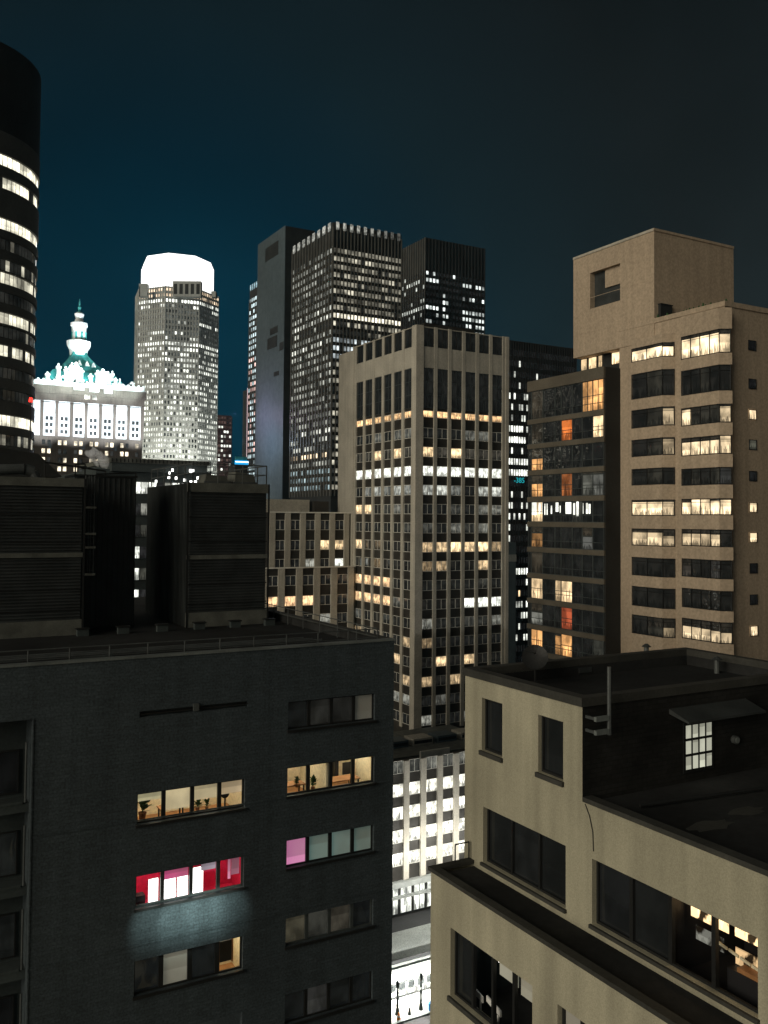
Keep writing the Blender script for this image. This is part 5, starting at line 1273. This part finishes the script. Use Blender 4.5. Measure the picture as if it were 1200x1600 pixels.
flood(cxh-8, hy-6, zcor+4, cxh, cyh, zc_(530), 90000, 50, (.9, 1, 1)); flood(cxh+12, hy-6, zcor+4, cxh, cyh, zc_(515), 70000, 50, (.9, 1, 1))

# ================================================================== ROUND TOWER (left edge)
rc_D = 150; rrad = 14.2
rc = P(41, 811, rc_D) - r0*rrad; rcx, rcy = rc.x, rc.y
rtw = thing('round_tower', 'dark round tower with banded windows at the left edge', 'building')
ztop = P(50, 92, rc_D).z
nseg = 96
def cring(r, z): return [(rcx+r*math.cos(6.28318*i/nseg), rcy+r*math.sin(6.28318*i/nseg), z) for i in range(nseg)]
q = MB(); q.loft([cring(rrad-.5, 0), cring(rrad-.5, ztop)], 'black'); q.build('core_wall', rtw)
q = MB(); q.loft([cring(rrad-.1, ztop-14.4), cring(rrad-.1, ztop), cring(rrad-1, ztop+.01)], 'fin2'); q.build('crown_band', rtw)
rowsv = [(226, 12, 'W'), (262, 10, 'Wp'), (328, 9, 'W'), (360, 9, 'd'), (393, 9, 'p'), (414, 10, 'q'), (445, 9, 'd'), (478, 11, 'q'), (510, 9, 'd'), (540, 10, 'p2'), (575, 9, 'd'), (610, 9, 'd'), (651, 11, 'W'), (682, 10, 'p'), (712, 10, 'p'), (745, 10, 'd')]
allw = []; bands = MB(); rq = random.Random(77)
cdir = math.atan2(-rcy, -rcx)
for idx, (v, hpx, kind_) in enumerate(rowsv):
    zc = pY(30, v+10, rcy-rrad*.8).z if False else CAM.z+(HOR-(v+18 if v < 500 else v+8))*(rc_D-8)/F
    hh = 1.7; z0_, z1_ = zc-hh/2, zc+hh/2
    for i in range(nseg):
        a0r, a1r = 6.28318*i/nseg, 6.28318*(i+1)/nseg
        am = (a0r+a1r)/2; dd = math.atan2(math.sin(am-cdir), math.cos(am-cdir))
        if abs(dd) > 1.75: continue
        p_ = (rcx+(rrad-.28)*math.cos(a0r), rcy+(rrad-.28)*math.sin(a0r)); p2_ = (rcx+(rrad-.28)*math.cos(a1r-.008), rcy+(rrad-.28)*math.sin(a1r-.008))
        pr_ = {'q': .85, 'W': .97, 'Wp': .8, 'p': .35, 'p2': .5, 'd': .05}[kind_]; br_ = {'q': .45, 'W': 1, 'Wp': .75, 'p': .25, 'p2': .6, 'd': .12}[kind_]
        col = k((1.9, 1.8, 1.4), br_*rq.uniform(.55, 1.05)) if rq.random() < pr_ else (.014, .014, .012)
        u_, v_, d_ = proj(((p_[0]+p2_[0])/2, (p_[1]+p2_[1])/2, zc))
        allw.append((1 if -10 < u_ < 64 and d_ < rc_D+1 else 0, [(*p_, z0_), (*p2_, z0_), (*p2_, z1_), (*p_, z1_)], col))
zz = ztop-14.4
zs_ = sorted([CAM.z+(HOR-(v+18 if v < 500 else v+8))*(rc_D-8)/F for v, _, _ in rowsv], reverse=True)
for a_, b_ in zip([ztop-13.4]+zs_, zs_+[0]):
    z1_, z0_ = a_-.95, b_+.95
    if a_ == ztop-13.4: z1_ = ztop-14.41
    bands.loft([cring(rrad-.02, z0_), cring(rrad-.02, z1_)], 'fin', True)
bands.build('spandrel_band', rtw)
allw.sort(key=lambda t: -t[0]); rest = MB()
for i, (s_, pts, col) in enumerate(allw):
    if i < 98 and s_: q = MB(); q.face(pts, 'panefar', col); q.build('window', rtw)
    else: rest.face(pts, 'panefar', col)
if rest.f: tag(rest.build('window_field', rtw), kind='stuff')
a_ = P(48, 628, 118); t_ = thing('warning_beacon', 'red warning beacon glowing on a thin mast before the round tower', 'beacon')
q = MB(); q.tube(a_, a_+Vector((0, 0, .55)), .26, 'redlamp', 10, .2); q.build('lamp', t_)
q = MB(); q.tube((a_.x, a_.y, 0), (a_.x, a_.y, a_.z-.01), .16, 'framed', 8, .08); q.build('mast', t_)
# steam drifting from the roofs
st = bpy.data.meshes.new('steam'); bm = bmesh.new(); sc_ = pY(152, 722, gy-4)
for (du, dv, s_) in ((141, 709, .75), (148, 707, .8), (155, 711, .7), (160, 718, .8), (163, 726, .7), (145, 717, .55), (150, 724, .5)):
    p_ = pY(du, dv, gy-4); bmesh.ops.create_icosphere(bm, subdivisions=3, radius=s_*.62, matrix=Matrix.Translation(p_))
for v in bm.verts: v.co += Vector((math.sin(v.co.z*5+v.co.x*3), math.cos(v.co.x*6), math.sin(v.co.x*7+v.co.z*4)))*.10
bm.to_mesh(st); bm.free()
vm = bpy.data.materials.new('steam'); vm.use_nodes = True; n_ = vm.node_tree.nodes; n_.remove(n_['Principled BSDF'])
pvn = n_.new('ShaderNodeVolumePrincipled'); pvn.inputs['Color'].default_value = (.95, .95, .95, 1); pvn.inputs['Density'].default_value = 1.1
vm.node_tree.links.new(pvn.outputs[0], n_['Material Output'].inputs['Volume']); st.materials.append(vm)
so_ = bpy.data.objects.new('steam', st); C.objects.link(so_); tag(so_, 'white puff of steam left of the grey deck roof', 'steam', None, 'stuff')

# spots added to brighten the octagonal tower, coloured sign light on the slab
for i in range(3):
    tdir = (CAM-Vector((ocx, ocy, CAM.z))).normalized(); sdv = r0*(i-1)*30
    flood(ocx+tdir.x*75+sdv.x, ocy+tdir.y*75+sdv.y, 62, ocx, ocy, 120, 130000, 80, (1, 1, .9))
sl_ = pX(425, 660, x_slab)
for i, (u_, v_, col, e_) in enumerate(((412, 650, (.75, .55, .9), 9000), (425, 690, (.55, .75, 1), 9000))):
    p_ = pX(u_, v_, x_slab); l_ = bpy.data.lights.new('sign_glow', 'POINT'); l_.energy = e_; l_.color = col; l_.shadow_soft_size = 0
    o_ = bpy.data.objects.new('sign_glow', l_); C.objects.link(o_); o_.location = (p_.x-16, p_.y, p_.z)
p_ = pY(149, 716, gy-6.5); l_ = bpy.data.lights.new('steam_fill_light', 'POINT'); l_.energy = 260; l_.color = (1, .97, .9); l_.shadow_soft_size = 0  # added point light, no lamp there, so the steam shows white
o_ = bpy.data.objects.new('steam_fill_light', l_); C.objects.link(o_); o_.location = p_

for i in range(3):  # added fill lights without fixtures, brightening the grey shop roof
    l_ = bpy.data.lights.new('shop_roof_fill_light', 'POINT'); l_.energy = 1500; l_.color = (1, .98, .9); l_.shadow_soft_size = 0
    o_ = bpy.data.objects.new('shop_roof_fill_light', l_); C.objects.link(o_); o_.location = (pxa+8+i*(pxb-pxa-16)/2, py_-5, 9.5)
# small fittings on the roofs
for i, (u_, v_, lb_) in enumerate(((1010, 1030, 'small black vent cowl on the buff roof, farther one'), (1120, 1052, 'small black vent cowl on the buff roof, nearer one'))):
    p_ = pZ(u_, v_, BZ-.6); t = thing('vent_cowl', lb_, 'vent'); q = MB(); q.tube((p_.x, p_.y, BZ-.6), (p_.x, p_.y, BZ-.1), .10, 'steel', 10); q.build('pipe', t)
    q = MB(); q.tube((p_.x, p_.y, BZ-.099), (p_.x, p_.y, BZ+.02), .20, 'louv', 12, .05); q.build('cap', t)
q = MB(); cpts = [pX(u_, v_, BX) for u_, v_ in ((915, 1256), (922, 1275), (927, 1300), (928, 1330))]
for a_, b_ in zip(cpts[:-1], cpts[1:]): q.tube(a_-Vector((.02, 0, 0)), b_-Vector((.02, 0, 0)), .015, 'buffcop', 6)
q.build('wall_cable', bb)
# night haze over the city
hz_ = MB(); hz_.box(-150, 900, -80, 1000, -1, 260, 'framed'); ho = hz_.build('haze'); tag(ho, 'thin night haze over the city', 'haze', None, 'stuff')
hm = bpy.data.materials.new('haze'); hm.use_nodes = True; hn = hm.node_tree.nodes; hn.remove(hn['Principled BSDF'])
hv = hn.new('ShaderNodeVolumePrincipled'); hv.inputs['Color'].default_value = (.32, .75, 1, 1); hv.inputs['Density'].default_value = .00006
hm.node_tree.links.new(hv.outputs[0], hn['Material Output'].inputs['Volume']); ho.data.materials.clear(); ho.data.materials.append(hm)

# sheen painted as paler patches on the buff lower roof; felt repairs, pipe runs
rp = random.Random(31)
q = MB()
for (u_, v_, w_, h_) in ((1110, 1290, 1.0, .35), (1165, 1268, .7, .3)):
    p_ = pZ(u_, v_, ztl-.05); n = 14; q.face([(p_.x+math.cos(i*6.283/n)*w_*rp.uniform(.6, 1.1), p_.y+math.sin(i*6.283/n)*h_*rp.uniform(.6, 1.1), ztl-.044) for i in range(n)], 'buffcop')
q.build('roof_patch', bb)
q = MB(); p_ = pZ(1000, 1262, ztl); e_ = pZ(1190, 1235, ztl); q.tube((p_.x, p_.y, ztl+.06), (e_.x, e_.y, ztl+.06), .05, 'framed', 8); q.build('roof_pipe', bb)
q = MB()
for i in range(6):
    x_ = NX-3-i*6.1; q.face([(x_+rp.uniform(-.2, .2), NY+1.3, roofz+.006), (x_+2.6, NY+1.2, roofz+.006), (x_+2.5, NY+rp.uniform(3, 5), roofz+.006), (x_+.1, NY+3.6, roofz+.006)], 'darkconc')
q.build('roof_patch', nb)
q = MB()
for i in range(3): q.tube((NX-2-i*.3, NY+4+i*.5, roofz+.12), (NX-26, NY+4+i*.5, roofz+.12), .05, 'steel', 6)
q.build('roof_pipe', nb)
